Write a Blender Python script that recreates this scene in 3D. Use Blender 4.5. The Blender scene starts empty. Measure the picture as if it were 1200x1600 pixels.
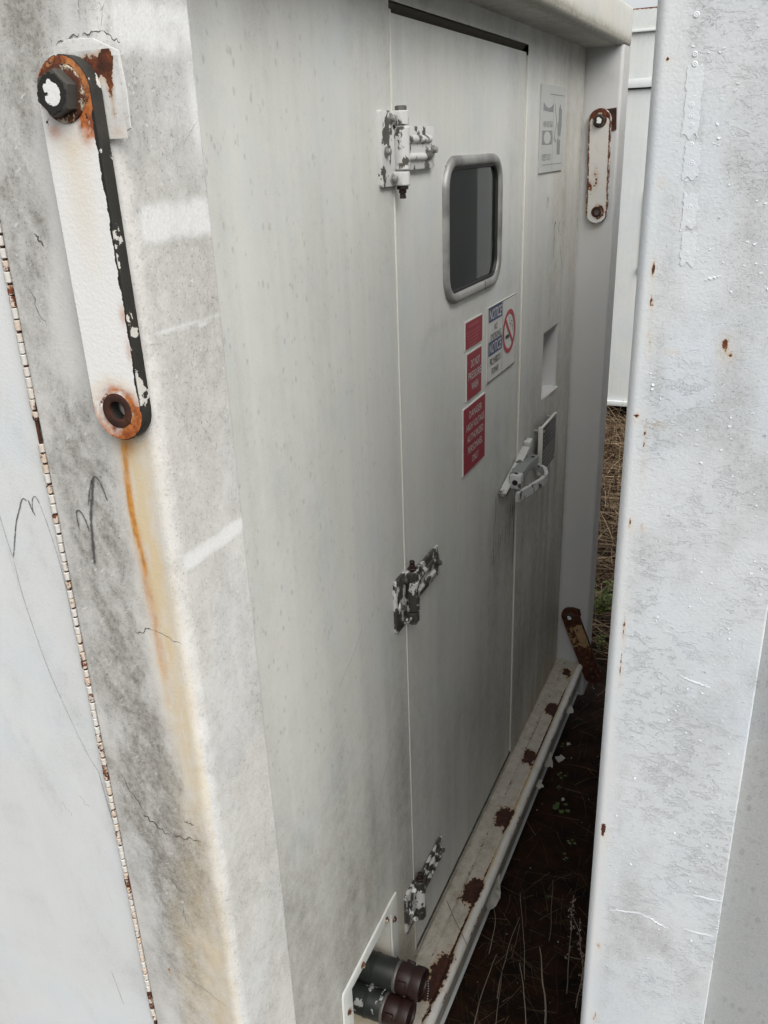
import bpy, bmesh, math, random
import numpy as np
from mathutils import Matrix, Vector
R_ = math.radians
sc = bpy.context.scene
COL = sc.collection
random.seed(7); rng = np.random.default_rng(7)

# ------------------------------------------------------------------ camera, sky, sun, exposure
cam = bpy.data.cameras.new('camera'); camo = bpy.data.objects.new('camera', cam); COL.objects.link(camo)
def _rot(rx, ry, rz):
    return Matrix.Rotation(rz, 3, 'Z') @ Matrix.Rotation(ry, 3, 'Y') @ Matrix.Rotation(rx, 3, 'X')
camo.matrix_world = Matrix.Translation((0.605, -1.395, 1.802)) @ _rot(1.1740, 0.0350, 0.4190).to_4x4()
cam.sensor_width = 36; cam.sensor_fit = 'AUTO'; cam.lens = 1352.63/1600*36
cam.clip_start = 0.02; cam.clip_end = 2000
sc.camera = camo
SUN_EL, SUN_AZ = R_(48), R_(129)           # azimuth measured from +Y towards +X
world = bpy.data.worlds.new('World'); sc.world = world; world.use_nodes = True
wn = world.node_tree; bg = wn.nodes['Background']
sky = wn.nodes.new('ShaderNodeTexSky'); sky.sky_type = 'NISHITA'; sky.sun_disc = False
sky.sun_elevation = SUN_EL; sky.sun_rotation = SUN_AZ; sky.dust_density = 4.0; sky.air_density = 1.0
hs = wn.nodes.new('ShaderNodeHueSaturation'); hs.inputs['Saturation'].default_value = 0.16
wn.links.new(sky.outputs[0], hs.inputs['Color']); wn.links.new(hs.outputs[0], bg.inputs['Color'])
bg.inputs['Strength'].default_value = 0.15
sun = bpy.data.lights.new('sun', 'SUN'); suno = bpy.data.objects.new('sun', sun); COL.objects.link(suno)
sun.energy = 1.75; sun.angle = R_(58); sun.color = (1.0, 0.97, 0.93)
_sd = Vector((math.sin(SUN_AZ)*math.cos(SUN_EL), math.cos(SUN_AZ)*math.cos(SUN_EL), math.sin(SUN_EL)))
suno.rotation_euler = _sd.to_track_quat('Z', 'Y').to_euler()
sc.view_settings.view_transform = 'Standard'; sc.view_settings.look = 'None'
sc.view_settings.gamma = 1.0; sc.view_settings.use_curve_mapping = False
sc.view_settings.exposure = 0.44

# ------------------------------------------------------------------ node helpers
class NT:
    def __init__(s, name):
        s.m = bpy.data.materials.new(name); s.m.use_nodes = True
        s.t = s.m.node_tree; s.b = s.t.nodes['Principled BSDF']
        g = s.t.nodes.new('ShaderNodeNewGeometry'); s.P = g.outputs['Position']
    def lk(s, a, b):
        if hasattr(a, 'is_output'): s.t.links.new(a, b)
        else: b.default_value = a
    def math(s, op, a, b=0.0, clamp=False):
        n = s.t.nodes.new('ShaderNodeMath'); n.operation = op; n.use_clamp = clamp
        s.lk(a, n.inputs[0]); s.lk(b, n.inputs[1]); return n.outputs[0]
    def scale(s, v):
        n = s.t.nodes.new('ShaderNodeVectorMath'); n.operation = 'MULTIPLY'
        s.t.links.new(s.P, n.inputs[0]); n.inputs[1].default_value = v; return n.outputs[0]
    def noise(s, scale, detail=3, rough=.55, vec=None, dist=0.0):
        n = s.t.nodes.new('ShaderNodeTexNoise'); n.inputs['Scale'].default_value = scale
        n.inputs['Detail'].default_value = detail; n.inputs['Roughness'].default_value = rough
        n.inputs['Distortion'].default_value = dist
        s.t.links.new(vec if vec is not None else s.P, n.inputs['Vector']); return n.outputs['Fac']
    def voro(s, scale, vec=None, feat='F1', rand=1.0):
        n = s.t.nodes.new('ShaderNodeTexVoronoi'); n.feature = feat; n.inputs['Scale'].default_value = scale
        n.inputs['Randomness'].default_value = rand
        s.t.links.new(vec if vec is not None else s.P, n.inputs['Vector']); return n
    def attr(s, name):
        n = s.t.nodes.new('ShaderNodeAttribute'); n.attribute_name = name; return n.outputs['Fac']
    def step(s, v, lo, hi):
        n = s.t.nodes.new('ShaderNodeMapRange'); n.interpolation_type = 'SMOOTHSTEP'
        s.lk(v, n.inputs['Value']); n.inputs['From Min'].default_value = lo; n.inputs['From Max'].default_value = hi
        return n.outputs['Result']
    def lin(s, v, a, b, c=0., d=1.):
        n = s.t.nodes.new('ShaderNodeMapRange'); s.lk(v, n.inputs['Value'])
        for k, x in zip(('From Min', 'From Max', 'To Min', 'To Max'), (a, b, c, d)): n.inputs[k].default_value = x
        return n.outputs['Result']
    def mix(s, f, a, b, mode='MIX'):
        n = s.t.nodes.new('ShaderNodeMix'); n.data_type = 'RGBA'; n.blend_type = mode; n.clamp_factor = True
        s.lk(f, n.inputs[0])
        for x, i in ((a, 6), (b, 7)):
            if hasattr(x, 'is_output'): s.t.links.new(x, n.inputs[i])
            else: n.inputs[i].default_value = (*x, 1) if len(x) == 3 else x
        return n.outputs[2]
    def ramp(s, v, stops):
        n = s.t.nodes.new('ShaderNodeValToRGB'); s.t.links.new(v, n.inputs[0]); e = n.color_ramp.elements
        while len(e) < len(stops): e.new(.5)
        for i, (p, c) in enumerate(stops): e[i].position = p; e[i].color = (*c, 1)
        return n.outputs[0]
    def bump(s, h, strength=.3, dist=.001, nrm=None):
        n = s.t.nodes.new('ShaderNodeBump'); n.inputs['Strength'].default_value = strength; n.inputs['Distance'].default_value = dist
        s.t.links.new(h, n.inputs['Height'])
        if nrm is not None: s.t.links.new(nrm, n.inputs['Normal'])
        return n.outputs[0]
    def out(s, col, rough=.5, metal=0., nrm=None, spec=.4):
        s.lk(col if hasattr(col, 'is_output') else (*col, 1), s.b.inputs['Base Color'])
        s.lk(rough, s.b.inputs['Roughness']); s.lk(metal, s.b.inputs['Metallic'])
        s.b.inputs['Specular IOR Level'].default_value = spec
        if nrm is not None: s.t.links.new(nrm, s.b.inputs['Normal'])
        return s.m
RUST = [(.0, (.012, .006, .005)), (.38, (.045, .016, .010)), (.55, (.12, .035, .014)), (.72, (.33, .10, .03)), (1., (.45, .19, .07))]
def rust_col(n): return n.ramp(n.noise(70, 5, .65), RUST)

def paint(name, base, var=.10, streak=.10, fine=.10, grime_shade_c=(.14, .14, .12), speck=0.0, flake=0.0, rough=.48,
          orange=.25, chip_c=(.018, .017, .015), rustdark=0.0, drips=0.0, speck_c=.72, run_c=((.56, .27, .065), (.42, .185, .04))):
    n = NT(name)
    big = n.noise(2.6, 4, .6); mid = n.noise(28, 6, .68); fin = n.noise(330, 3, .6)
    st = n.noise(1.0, 4, .6, n.scale((75, 75, 1.6))); st2 = n.noise(1.0, 3, .6, n.scale((14, 14, .7)))
    f = n.math('ADD', 1.0, n.math('MULTIPLY', n.math('SUBTRACT', big, .5), var*2))
    f = n.math('ADD', f, n.math('MULTIPLY', n.math('SUBTRACT', st, .5), streak))
    f = n.math('ADD', f, n.math('MULTIPLY', n.math('SUBTRACT', st2, .5), streak*1.3))
    f = n.math('ADD', f, n.math('MULTIPLY', n.math('SUBTRACT', mid, .5), var))
    f = n.math('ADD', f, n.math('MULTIPLY', n.math('SUBTRACT', fin, .5), fine))
    cb = n.t.nodes.new('ShaderNodeCombineColor')
    for i in range(3): n.t.links.new(f, cb.inputs[i])
    col = n.mix(1.0, base, cb.outputs[0], 'MULTIPLY')
    # faint hue drift: cool and warm washes
    col = n.mix(n.step(n.noise(5.5, 4, .6), .45, .75), col, tuple(c*k for c, k in zip(base, (.93, .97, 1.02))))
    col = n.mix(n.math('MULTIPLY', n.step(st2, .52, .75), .22), col, tuple(c*k for c, k in zip(base, (1.0, .97, .90))))
    h = n.math('MULTIPLY', fin, .5)
    if speck:
        v = n.voro(115, n.scale((1, 1, .55)))
        gate = n.math('MULTIPLY', n.step(n.noise(30, 3, .7), .46, .60), n.attr('speck'))
        d = n.math('MULTIPLY', n.math('SUBTRACT', 1.0, n.step(v.outputs['Distance'], .18, .42)), gate)
        sep = n.t.nodes.new('ShaderNodeSeparateColor'); n.t.links.new(v.outputs['Color'], sep.inputs[0])
        d = n.math('MULTIPLY', d, n.step(sep.outputs[0], .35, .9))
        col = n.mix(n.math('MULTIPLY', d, speck), col, tuple(c*speck_c for c in base))
        v2 = n.voro(60, n.scale((1, 1, .45)))
        s2 = n.t.nodes.new('ShaderNodeSeparateColor'); n.t.links.new(v2.outputs['Color'], s2.inputs[0])
        w = n.math('MULTIPLY', n.math('SUBTRACT', 1.0, n.step(v2.outputs['Distance'], .05, .13)), n.step(s2.outputs[1], .82, .86))
        col = n.mix(n.math('MULTIPLY', w, .55), col, (.78, .78, .76))
        k = n.math('MULTIPLY', n.math('SUBTRACT', 1.0, n.step(v2.outputs['Distance'], .03, .09)), n.step(s2.outputs[2], .93, .95))
        col = n.mix(n.math('MULTIPLY', k, .40), col, (.16, .15, .135))
    # dirt and painted shade, attribute driven with ragged noise
    mott = n.math('ADD', n.math('MULTIPLY', n.math('SUBTRACT', mid, .5), 1.5), n.math('MULTIPLY', n.math('SUBTRACT', n.noise(7, 4, .6, n.scale((1, 1, .5))), .5), 1.0))
    ga = n.attr('grime_shade')
    g = n.math('MULTIPLY', n.math('ADD', ga, n.math('MULTIPLY', mott, n.math('MINIMUM', n.math('MULTIPLY', ga, 1.6), .9))), 1.0, True)
    col = n.mix(n.math('MULTIPLY', g, .82), col, grime_shade_c)
    rv = n.t.nodes.new('ShaderNodeVectorRotate'); rv.rotation_type = 'Y_AXIS'; rv.inputs['Angle'].default_value = .6; n.t.links.new(n.P, rv.inputs['Vector'])
    rm = n.t.nodes.new('ShaderNodeVectorMath'); rm.operation = 'MULTIPLY'; n.t.links.new(rv.outputs[0], rm.inputs[0]); rm.inputs[1].default_value = (55, 150, 210)
    fleck = n.math('MULTIPLY', n.step(n.noise(1.0, 4, .65, rm.outputs[0]), .60, .70), n.math('MINIMUM', n.math('MULTIPLY', ga, 1.3), .75))
    col = n.mix(fleck, col, tuple(c*1.06 for c in base))
    dots = n.math('MULTIPLY', n.step(n.noise(380, 3, .75), .56, .66), n.math('MINIMUM', n.math('MULTIPLY', g, 1.1), .8))
    col = n.mix(dots, col, tuple(c*.42 for c in grime_shade_c))
    grain = n.step(n.noise(150, 5, .78), .40, .60); scr = n.step(n.noise(1.0, 4, .7, n.scale((170, 170, 60))), .42, .62)
    wear = n.math('MULTIPLY', n.math('MULTIPLY', n.math('SUBTRACT', 1.0, grain), n.math('MINIMUM', n.math('MULTIPLY', ga, 1.5), 1.0)), .26)
    col = n.mix(wear, col, tuple(c*1.02 for c in base))
    pep = n.math('MULTIPLY', n.math('MULTIPLY', scr, n.step(n.noise(60, 5, .7), .46, .62)), n.math('MULTIPLY', ga, .38))
    col = n.mix(pep, col, tuple(c*.55 for c in grime_shade_c))
    sa = n.attr('stain')
    s_ = n.math('MULTIPLY', n.math('ADD', sa, n.math('MULTIPLY', n.math('SUBTRACT', mid, .5), n.math('MULTIPLY', sa, 1.6))), 1.0, True)
    col = n.mix(n.math('MULTIPLY', s_, .80), col, (.60, .475, .27))
    pa = n.attr('pale')
    p_ = n.math('MULTIPLY', n.step(n.math('ADD', pa, n.math('MULTIPLY', n.math('SUBTRACT', mid, .5), .9)), .15, .85), n.lin(fin, .3, .7, .7, 1.0))
    col = n.mix(n.math('MULTIPLY', p_, .85), col, n.mix(fin, (.66, .67, .66), (.74, .75, .75)))
    oa = n.attr('run')
    o_ = n.math('MULTIPLY', n.math('ADD', oa, n.math('MULTIPLY', n.math('SUBTRACT', mid, .5), n.math('MULTIPLY', oa, 1.5))), 1.0, True)
    col = n.mix(o_, col, n.mix(n.step(n.noise(110, 5, .7), .35, .65), *run_c))
    if drips:
        ln = n.noise(1.0, 2, .5, n.scale((260, 260, 3.0)))
        dr = n.math('MULTIPLY', n.step(ln, .60, .68), n.attr('drip'))
        col = n.mix(n.math('MULTIPLY', dr, drips), col, (.10, .085, .065))
    if flake:
        fa = n.attr('flake'); col = n.mix(n.math('MULTIPLY', fa, .45), col, tuple(c*.84 for c in base)); fn = n.noise(1.0, 8, .76, n.scale((48, 48, 88)), dist=.5); fl = n.math('MULTIPLY', n.step(fn, .53, .56), n.attr('flake'))
        fl2 = n.math('MULTIPLY', n.step(n.noise(1.0, 6, .75, n.scale((75, 75, 150)), dist=.4), .57, .60), n.attr('flake'))
        col = n.mix(n.math('MULTIPLY', fl, .5), col, tuple(c*.76 for c in base))
        col = n.mix(n.math('MULTIPLY', fl2, .25), col, tuple(min(.82, c*1.06) for c in base))
        h = n.math('SUBTRACT', h, n.math('MULTIPLY', fl, flake)); h = n.math('ADD', h, n.math('MULTIPLY', fl2, flake*.6))
    ch = n.step(n.math('ADD', n.attr('chip'), n.math('MULTIPLY', n.math('SUBTRACT', n.noise(95, 6, .7), .5), 1.1)), .49, .53)
    rmask = n.step(n.math('ADD', n.attr('rust'), n.math('MULTIPLY', n.math('SUBTRACT', n.noise(85, 6, .72), .5), 1.3)), .47, .54)
    halo = n.step(n.math('ADD', n.attr('rust'), n.math('MULTIPLY', n.math('SUBTRACT', mid, .5), .9)), .22, .60)
    col = n.mix(n.math('MULTIPLY', halo, .5), col, (.44, .25, .10))
    col = n.mix(ch, col, chip_c)
    rc = rust_col(n)
    if rustdark: rc = n.mix(rustdark, rc, (.025, .010, .008))
    col = n.mix(rmask, col, rc)
    bare = n.math('MAXIMUM', ch, rmask)
    h = n.math('SUBTRACT', h, n.math('MULTIPLY', bare, 1.6))
    h = n.math('ADD', h, n.math('MULTIPLY', n.math('MULTIPLY', n.noise(260, 4, .7), rmask), 1.2))
    if orange: h = n.math('ADD', h, n.math('MULTIPLY', n.noise(120, 3, .6), orange))
    rg = n.math('ADD', rough, n.math('MULTIPLY', bare, .3), True)
    return n.out(col, rg, 0., n.bump(h, .55, .0011), .35)

def flat(name, col, rough=.5, metal=0., var=.25, scale=60, bumpy=.2, spec=.4):
    n = NT(name); nz = n.noise(scale, 5, .65)
    c = n.mix(nz, tuple(x*(1-var) for x in col), tuple(min(1, x*(1+var)) for x in col))
    return n.out(c, rough, metal, n.bump(nz, bumpy, .001), spec)

def rusty(name, cover=.5, paintc=(.62, .62, .58), dark=.3):
    n = NT(name); a = n.noise(48, 7, .72)
    m = n.step(a, cover-.03, cover+.03)
    rc = n.mix(dark, n.ramp(n.noise(60, 6, .7), RUST), (.02, .012, .010))
    c = n.mix(m, rc, n.mix(n.noise(150, 4), paintc, tuple(x*.85 for x in paintc)))
    h = n.math('ADD', n.math('MULTIPLY', m, 1.0), n.math('MULTIPLY', n.noise(220, 4, .7), .6))
    return n.out(c, n.lin(m, 0, 1, .85, .5), 0, n.bump(h, .6, .001), .3)

def chipped(name, amount, paintc=(.66, .66, .64), dark=(.060, .056, .048)):
    n = NT(name); a = n.noise(40, 5, .60, n.scale((1, 1, .7)))
    m = n.step(a, amount-.012, amount+.012)
    c = n.mix(m, n.mix(n.noise(140, 4), dark, tuple(x*1.9 for x in dark)), n.mix(n.noise(40, 4), paintc, tuple(x*.86 for x in paintc)))
    h = n.math('ADD', m, n.math('MULTIPLY', n.noise(250, 3), .3))
    return n.out(c, n.lin(m, 0, 1, .42, .5), 0, n.bump(h, .5, .0009), .45)

M = {}
M['hatch'] = paint('hatch_paint', (.67, .69, .685), var=.07, streak=.05, fine=.05, grime_shade_c=(.22, .22, .21), orange=.15)
M['post'] = paint('post_paint', (.64, .635, .61), var=.08, streak=.06, fine=.10, grime_shade_c=(.16, .152, .128), speck=.45, orange=.3, rough=.6)
M['wall'] = paint('wall_paint', (.65, .655, .62), var=.10, streak=.14, fine=.12, grime_shade_c=(.17, .155, .12), speck=.6, drips=.8, orange=.3, rough=.42, speck_c=.62)
M['farpost'] = paint('far_post_paint', (.57, .57, .56), var=.04, streak=.03, fine=.05, grime_shade_c=(.20, .19, .16), orange=.2)
M['eave'] = paint('eave_paint', (.56, .56, .52), var=.10, streak=.18, fine=.08, grime_shade_c=(.060, .056, .036), orange=.3)
M['sill'] = paint('sill_paint', (.56, .54, .49), var=.12, streak=0, fine=.14, grime_shade_c=(.16, .14, .11), orange=.5, rustdark=.72)
M['right'] = paint('flaking_paint', (.625, .655, .67), var=.08, streak=.03, fine=.06, grime_shade_c=(.36, .36, .35), flake=1.25, orange=.15)
M['rightpanel'] = paint('dull_panel_paint', (.36, .375, .37), var=.10, streak=.05, fine=.08, grime_shade_c=(.28, .27, .26), speck=.8, orange=.2)
M['link'] = paint('link_paint', (.73, .73, .71), var=.04, streak=.0, fine=.05, grime_shade_c=(.2, .2, .18), orange=.32, run_c=((.47, .155, .045), (.22, .06, .02)))
M['linkfar'] = paint('far_link_paint', (.58, .58, .56), var=.06, streak=.0, fine=.08, grime_shade_c=(.2, .2, .18), orange=.6)
M['bg'] = paint('distant_paint', (.61, .63, .615), var=.08, streak=.16, fine=.03, grime_shade_c=(.22, .21, .18), orange=.1)
M['dark'] = flat('dark_gap', (.012, .011, .010), .8)
M['rubber'] = flat('black_rubber', (.018, .018, .017), .55)
M['alu'] = None
M['bare'] = flat('bare_steel', (.16, .155, .145), .5, .6, .35, 90)
M['galv'] = flat('galvanised_steel', (.34, .34, .32), .45, .55, .3, 120)
M['bolt'] = chipped('chipped_bolt', .50, (.74, .74, .73), (.05, .05, .045))
M['rustdark'] = rusty('dark_rust', .82, dark=.7)
M['rustmid'] = rusty('patchy_rust', .56, (.50, .44, .33), dark=.25)
M['seal'] = flat('seam_sealant', (.60, .59, .54), .6, 0, .12, 50)
M['hinge'] = chipped('hinge_chipped', .435, (.64, .64, .62))
M['hinge2'] = chipped('hinge_more_chipped', .515, (.55, .55, .53), (.032, .030, .026))
M['latch'] = chipped('latch_chipped', .42, (.52, .53, .52))
M['latchd'] = flat('latch_grey', (.27, .29, .28), .38, .35, .2, 80)
M['red'] = flat('sign_red', (.27, .011, .028), .45, 0, .12, 30, .05)
M['white'] = flat('sign_white', (.60, .60, .57), .5, 0, .08, 30, .05)
M['pinkish'] = flat('faded_print', (.40, .10, .11), .5, 0, .2, 200, .05)
M['blue'] = flat('sign_blue', (.014, .034, .125), .45, 0, .15, 40, .05)
M['black'] = flat('print_black', (.025, .025, .025), .5, 0, .2, 60, .05)
M['fadegrey'] = flat('faded_grey_print', (.24, .245, .25), .6, 0, .15, 60, .05)
M['fadelite'] = flat('faded_sign_paper', (.46, .47, .45), .55, 0, .08, 14, .05)
M['placard'] = flat('dark_placard', (.055, .055, .058), .4, .3, .3, 50, .1)
M['placline'] = flat('placard_print', (.25, .24, .23), .5, .2, .2, 50, .05)
M['yellow'] = flat('yellow_strap', (.62, .45, .03), .5)
M['greyrub'] = chipped('worn_black_pipe', .625, (.30, .31, .30), (.012, .014, .0125))
M['maroon'] = flat('maroon_cap', (.021, .008, .0065), .45, 0, .45, 40, .3)
M['chain'] = flat('bead_chain', (.45, .45, .43), .35, .8)
n = NT('window_frame_metal'); a = n.noise(26, 6, .7); b = n.step(n.noise(9, 4, .6), .40, .68)
M['alu'] = n.out(n.mix(b, n.mix(a, (.46, .46, .45), (.30, .30, .29)), n.mix(a, (.13, .13, .125), (.28, .28, .265))), n.lin(a, 0, 1, .42, .62), .45, n.bump(a, .25, .001), .5)
# glass: clear pane with a fresnel sheen and dust film, greenish reflection tint painted in
n = NT('window_glass'); t = n.t; t.nodes.remove(n.b)
tr = t.nodes.new('ShaderNodeBsdfTransparent'); tr.inputs[0].default_value = (.80, .84, .82, 1)
gl = t.nodes.new('ShaderNodeBsdfGlossy'); gl.inputs['Roughness'].default_value = .03
df = t.nodes.new('ShaderNodeBsdfDiffuse'); df.inputs[0].default_value = (.125, .155, .13, 1)
lw = t.nodes.new('ShaderNodeFresnel'); lw.inputs['IOR'].default_value = 1.5
m1 = t.nodes.new('ShaderNodeMixShader'); m2 = t.nodes.new('ShaderNodeMixShader')
t.links.new(lw.outputs[0], m1.inputs[0]); t.links.new(tr.outputs[0], m1.inputs[1]); t.links.new(gl.outputs[0], m1.inputs[2])
t.links.new(n.lin(n.noise(20, 4, .6), .3, .8, .03, .10), m2.inputs[0]); t.links.new(m1.outputs[0], m2.inputs[1]); t.links.new(df.outputs[0], m2.inputs[2])
t.links.new(m2.outputs[0], t.nodes['Material Output'].inputs['Surface']); M['glass'] = n.m
# marker / spray / crack strokes: ragged edges from a coverage attribute
def stroke_mat(name, col, lo, hi, k=1.0):
    n = NT(name); t = n.t
    cov = n.math('ADD', n.attr('cov'), n.math('MULTIPLY', n.math('SUBTRACT', n.noise(420, 4, .7), .5), 1.1))
    a = n.math('MULTIPLY', n.step(cov, lo, hi), k)
    n.t.links.new(a, n.b.inputs['Alpha']); n.b.inputs['Base Color'].default_value = (*col, 1); n.b.inputs['Roughness'].default_value = .7
    return n.m
M['spray'] = stroke_mat('spray_stroke', (.075, .075, .075), .35, .95, .85)
M['faint'] = stroke_mat('faint_stroke', (.17, .17, .17), .40, 1.1, .6)
M['crack'] = stroke_mat('paint_crack', (.055, .045, .035), .40, .70, .9)
M['marker'] = stroke_mat('marker_stroke', (.02, .02, .02), .25, .5, .9)
M['lightline'] = stroke_mat('scuff_stroke', (.74, .74, .73), .35, .9, .7)
M['orangerun'] = stroke_mat('rust_run', (.30, .10, .025), .35, .9, .8)
# soil
n = NT('dark_soil'); a = n.noise(14, 6, .65); b = n.noise(120, 5, .7)
c = n.mix(n.step(a, .35, .65), (.009, .006, .004), (.034, .013, .006)); c = n.mix(n.step(b, .5, .75), c, (.016, .011, .008))
M['soil'] = n.out(c, .95, 0, n.bump(n.math('ADD', n.math('MULTIPLY', a, 3), b), .9, .006), .2)
def tone_mat(name, lo, hi, rough=.8):
    n = NT(name); c = n.mix(n.attr('tone'), lo, hi); return n.out(c, rough, 0, None, .2)
M['grass'] = tone_mat('dead_grass', (.075, .045, .026), (.36, .27, .17))
M['stalk'] = tone_mat('dry_stalk', (.16, .13, .10), (.42, .36, .29))
M['leaf'] = tone_mat('green_leaf', (.05, .085, .015), (.20, .26, .06), .55)
M['clover'] = tone_mat('clover_leaf', (.05, .09, .03), (.14, .20, .07), .5)
M['chips'] = flat('fallen_paint_chip', (.45, .43, .39), .6)
M['rag'] = flat('pale_plastic', (.70, .70, .68), .5)

# ------------------------------------------------------------------ mesh helpers
WM = {}
def frame(o, u, v, nn):
    m = Matrix.Identity(4)
    for i, a in enumerate((u, v, nn)):
        for r in range(3): m[r][i] = a[r]
    m.translation = o
    return m
def FW(y, z, x=0.0): return frame((x, y, z), (0, 1, 0), (0, 0, 1), (1, 0, 0))      # on the end wall, facing +x
def FF(x, z, y): return frame((x, y, z), (1, 0, 0), (0, 0, 1), (0, -1, 0))         # facing -y
def put(name, me, parent=None, mat=None, Mw=None):
    o = bpy.data.objects.new(name, me); COL.objects.link(o)
    if mat is not None and not me.materials: me.materials.append(mat)
    Mw = Mw or Matrix.Identity(4); WM[o.name] = Mw
    if parent is not None:
        o.parent = parent; o.matrix_local = WM[parent.name].inverted() @ Mw
    else: o.matrix_local = Mw
    return o
def thing(name, label, cat, loc, group=None, Mw=None):
    o = bpy.data.objects.new(name, None); COL.objects.link(o); o.empty_display_size = .05
    Mw = Mw or Matrix.Translation(loc); o.matrix_local = Mw; WM[o.name] = Mw
    return tag(o, label, cat, group)
def tag(o, label, cat, group=None):
    o['label'] = label; o['category'] = cat
    if group: o['group'] = group
    return o
class MB:
    def __init__(s): s.v = []; s.f = []; s.at = {}
    def add(s, vs, fs, T=None):
        k = len(s.v)
        if T is not None: vs = [tuple(T @ Vector(p)) for p in vs]
        s.v += [tuple(p) for p in vs]; s.f += [tuple(i+k for i in f) for f in fs]; return s
    def bm(s, bm, T=None):
        bm.verts.index_update()
        s.add([tuple(v.co) for v in bm.verts], [[v.index for v in f.verts] for f in bm.faces], T); bm.free(); return s
    def box(s, a, b, bev=0, T=None, seg=2):
        bm = bmesh.new(); bmesh.ops.create_cube(bm, size=1)
        for v in bm.verts: v.co = [a[i] + (v.co[i]+.5)*(b[i]-a[i]) for i in range(3)]
        if bev: bmesh.ops.bevel(bm, geom=bm.edges[:], offset=bev, segments=seg, profile=.5, affect='EDGES')
        return s.bm(bm, T)
    def cyl(s, p, q, r, n=16, r2=None, bev=0, rot=0.):
        p, q = Vector(p), Vector(q); d = q-p; L = d.length; T = Matrix.Translation(p) @ d.to_track_quat('Z', 'Y').to_matrix().to_4x4()
        r2 = r if r2 is None else r2
        rings = [(0, r), (L, r2)] if not bev else [(0, r-bev), (bev, r), (L-bev, r2), (L, r2-bev)]
        vs = []; fs = []
        for z, rr in rings:
            vs += [(rr*math.cos(2*math.pi*i/n+rot), rr*math.sin(2*math.pi*i/n+rot), z) for i in range(n)]
        for k in range(len(rings)-1):
            fs += [(k*n+i, k*n+(i+1) % n, (k+1)*n+(i+1) % n, (k+1)*n+i) for i in range(n)]
        fs += [tuple(range(n-1, -1, -1)), tuple(range((len(rings)-1)*n, len(rings)*n))]
        return s.add(vs, fs, T)
    def lathe(s, prof, n=24, T=None):          # prof: (r, z) along local z
        vs = []; fs = []
        for r, z in prof: vs += [(r*math.cos(2*math.pi*i/n), r*math.sin(2*math.pi*i/n), z) for i in range(n)]
        for k in range(len(prof)-1): fs += [(k*n+i, k*n+(i+1) % n, (k+1)*n+(i+1) % n, (k+1)*n+i) for i in range(n)]
        return s.add(vs, fs, T)
    def tube(s, pts, r, n=8, cap=True):
        pts = [Vector(p) for p in pts]; vs = []; fs = []; m = len(pts)
        for i, p in enumerate(pts):
            d = (pts[min(i+1, m-1)]-pts[max(i-1, 0)]).normalized()
            a = d.cross(Vector((.13, .27, .95))).normalized(); b = d.cross(a); rr = r[i] if hasattr(r, '__len__') else r
            vs += [tuple(p+a*rr*math.cos(2*math.pi*j/n)+b*rr*math.sin(2*math.pi*j/n)) for j in range(n)]
        for i in range(m-1): fs += [(i*n+j, i*n+(j+1) % n, (i+1)*n+(j+1) % n, (i+1)*n+j) for j in range(n)]
        if cap: fs += [tuple(range(n-1, -1, -1)), tuple(range((m-1)*n, m*n))]
        return s.add(vs, fs)
    def prism(s, outer, z0, z1, holes=(), bev=0, T=None):
        bm = bmesh.new(); E = []
        for lp in (outer, *holes):
            vv = [bm.verts.new((x, y, z1)) for x, y in lp]
            E += [bm.edges.new((vv[i], vv[(i+1) % len(vv)])) for i in range(len(vv))]
        if holes: bmesh.ops.triangle_fill(bm, edges=E, use_beauty=True, normal=(0, 0, 1))
        else: bmesh.ops.contextual_create(bm, geom=E)
        bmesh.ops.recalc_face_normals(bm, faces=bm.faces[:])
        for f in bm.faces:
            if f.normal.z < 0: f.normal_flip()
        top = bm.faces[:]
        r = bmesh.ops.extrude_face_region(bm, geom=top)
        for g in r['geom']:
            if isinstance(g, bmesh.types.BMVert): g.co.z = z0
        if bev:
            ed = [e for e in bm.edges if len(e.link_faces) == 2 and all(abs(v.co.z-z1) < 1e-7 for v in e.verts) and abs(e.link_faces[0].normal.z-e.link_faces[1].normal.z) > .5]
            bm.normal_update()
            ed = [e for e in bm.edges if all(abs(v.co.z-z1) < 1e-7 for v in e.verts) and min(abs(f.normal.z) for f in e.link_faces) < .5]
            bmesh.ops.bevel(bm, geom=ed, offset=bev, segments=2, profile=.5, affect='EDGES')
        bmesh.ops.recalc_face_normals(bm, faces=bm.faces[:])
        return s.bm(bm, T)
    def mesh(s, name, angle=35, attrs=None):
        me = bpy.data.meshes.new(name); me.from_pydata(s.v, [], s.f); me.update()
        if angle: me.shade_smooth(); me.set_sharp_from_angle(angle=R_(angle))
        for k, arr in {**s.at, **(attrs or {})}.items(): setattr_(me, k, arr)
        return me
    def obj(s, name, mat, parent=None, Mw=None, angle=35, attrs=None):
        return put(name, s.mesh(name, angle, attrs), parent, mat, Mw)
def setattr_(me, k, arr):
    a = me.attributes.new(k, 'FLOAT', 'POINT'); a.data.foreach_set('value', np.ascontiguousarray(arr, dtype=np.float32))
def rrect(u0, u1, v0, v1, r, n=6):
    o = []
    for cx, cy, a in ((u1-r, v1-r, 0), (u0+r, v1-r, 90), (u0+r, v0+r, 180), (u1-r, v0+r, 270)):
        o += [(cx+r*math.cos(R_(a+90*i/n)), cy+r*math.sin(R_(a+90*i/n))) for i in range(n+1)]
    return o
def circ(cx, cy, r, n=24, a0=0, sx=1.): return [(cx+r*sx*math.cos(2*math.pi*i/n+a0), cy+r*math.sin(2*math.pi*i/n+a0)) for i in range(n)]
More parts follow.
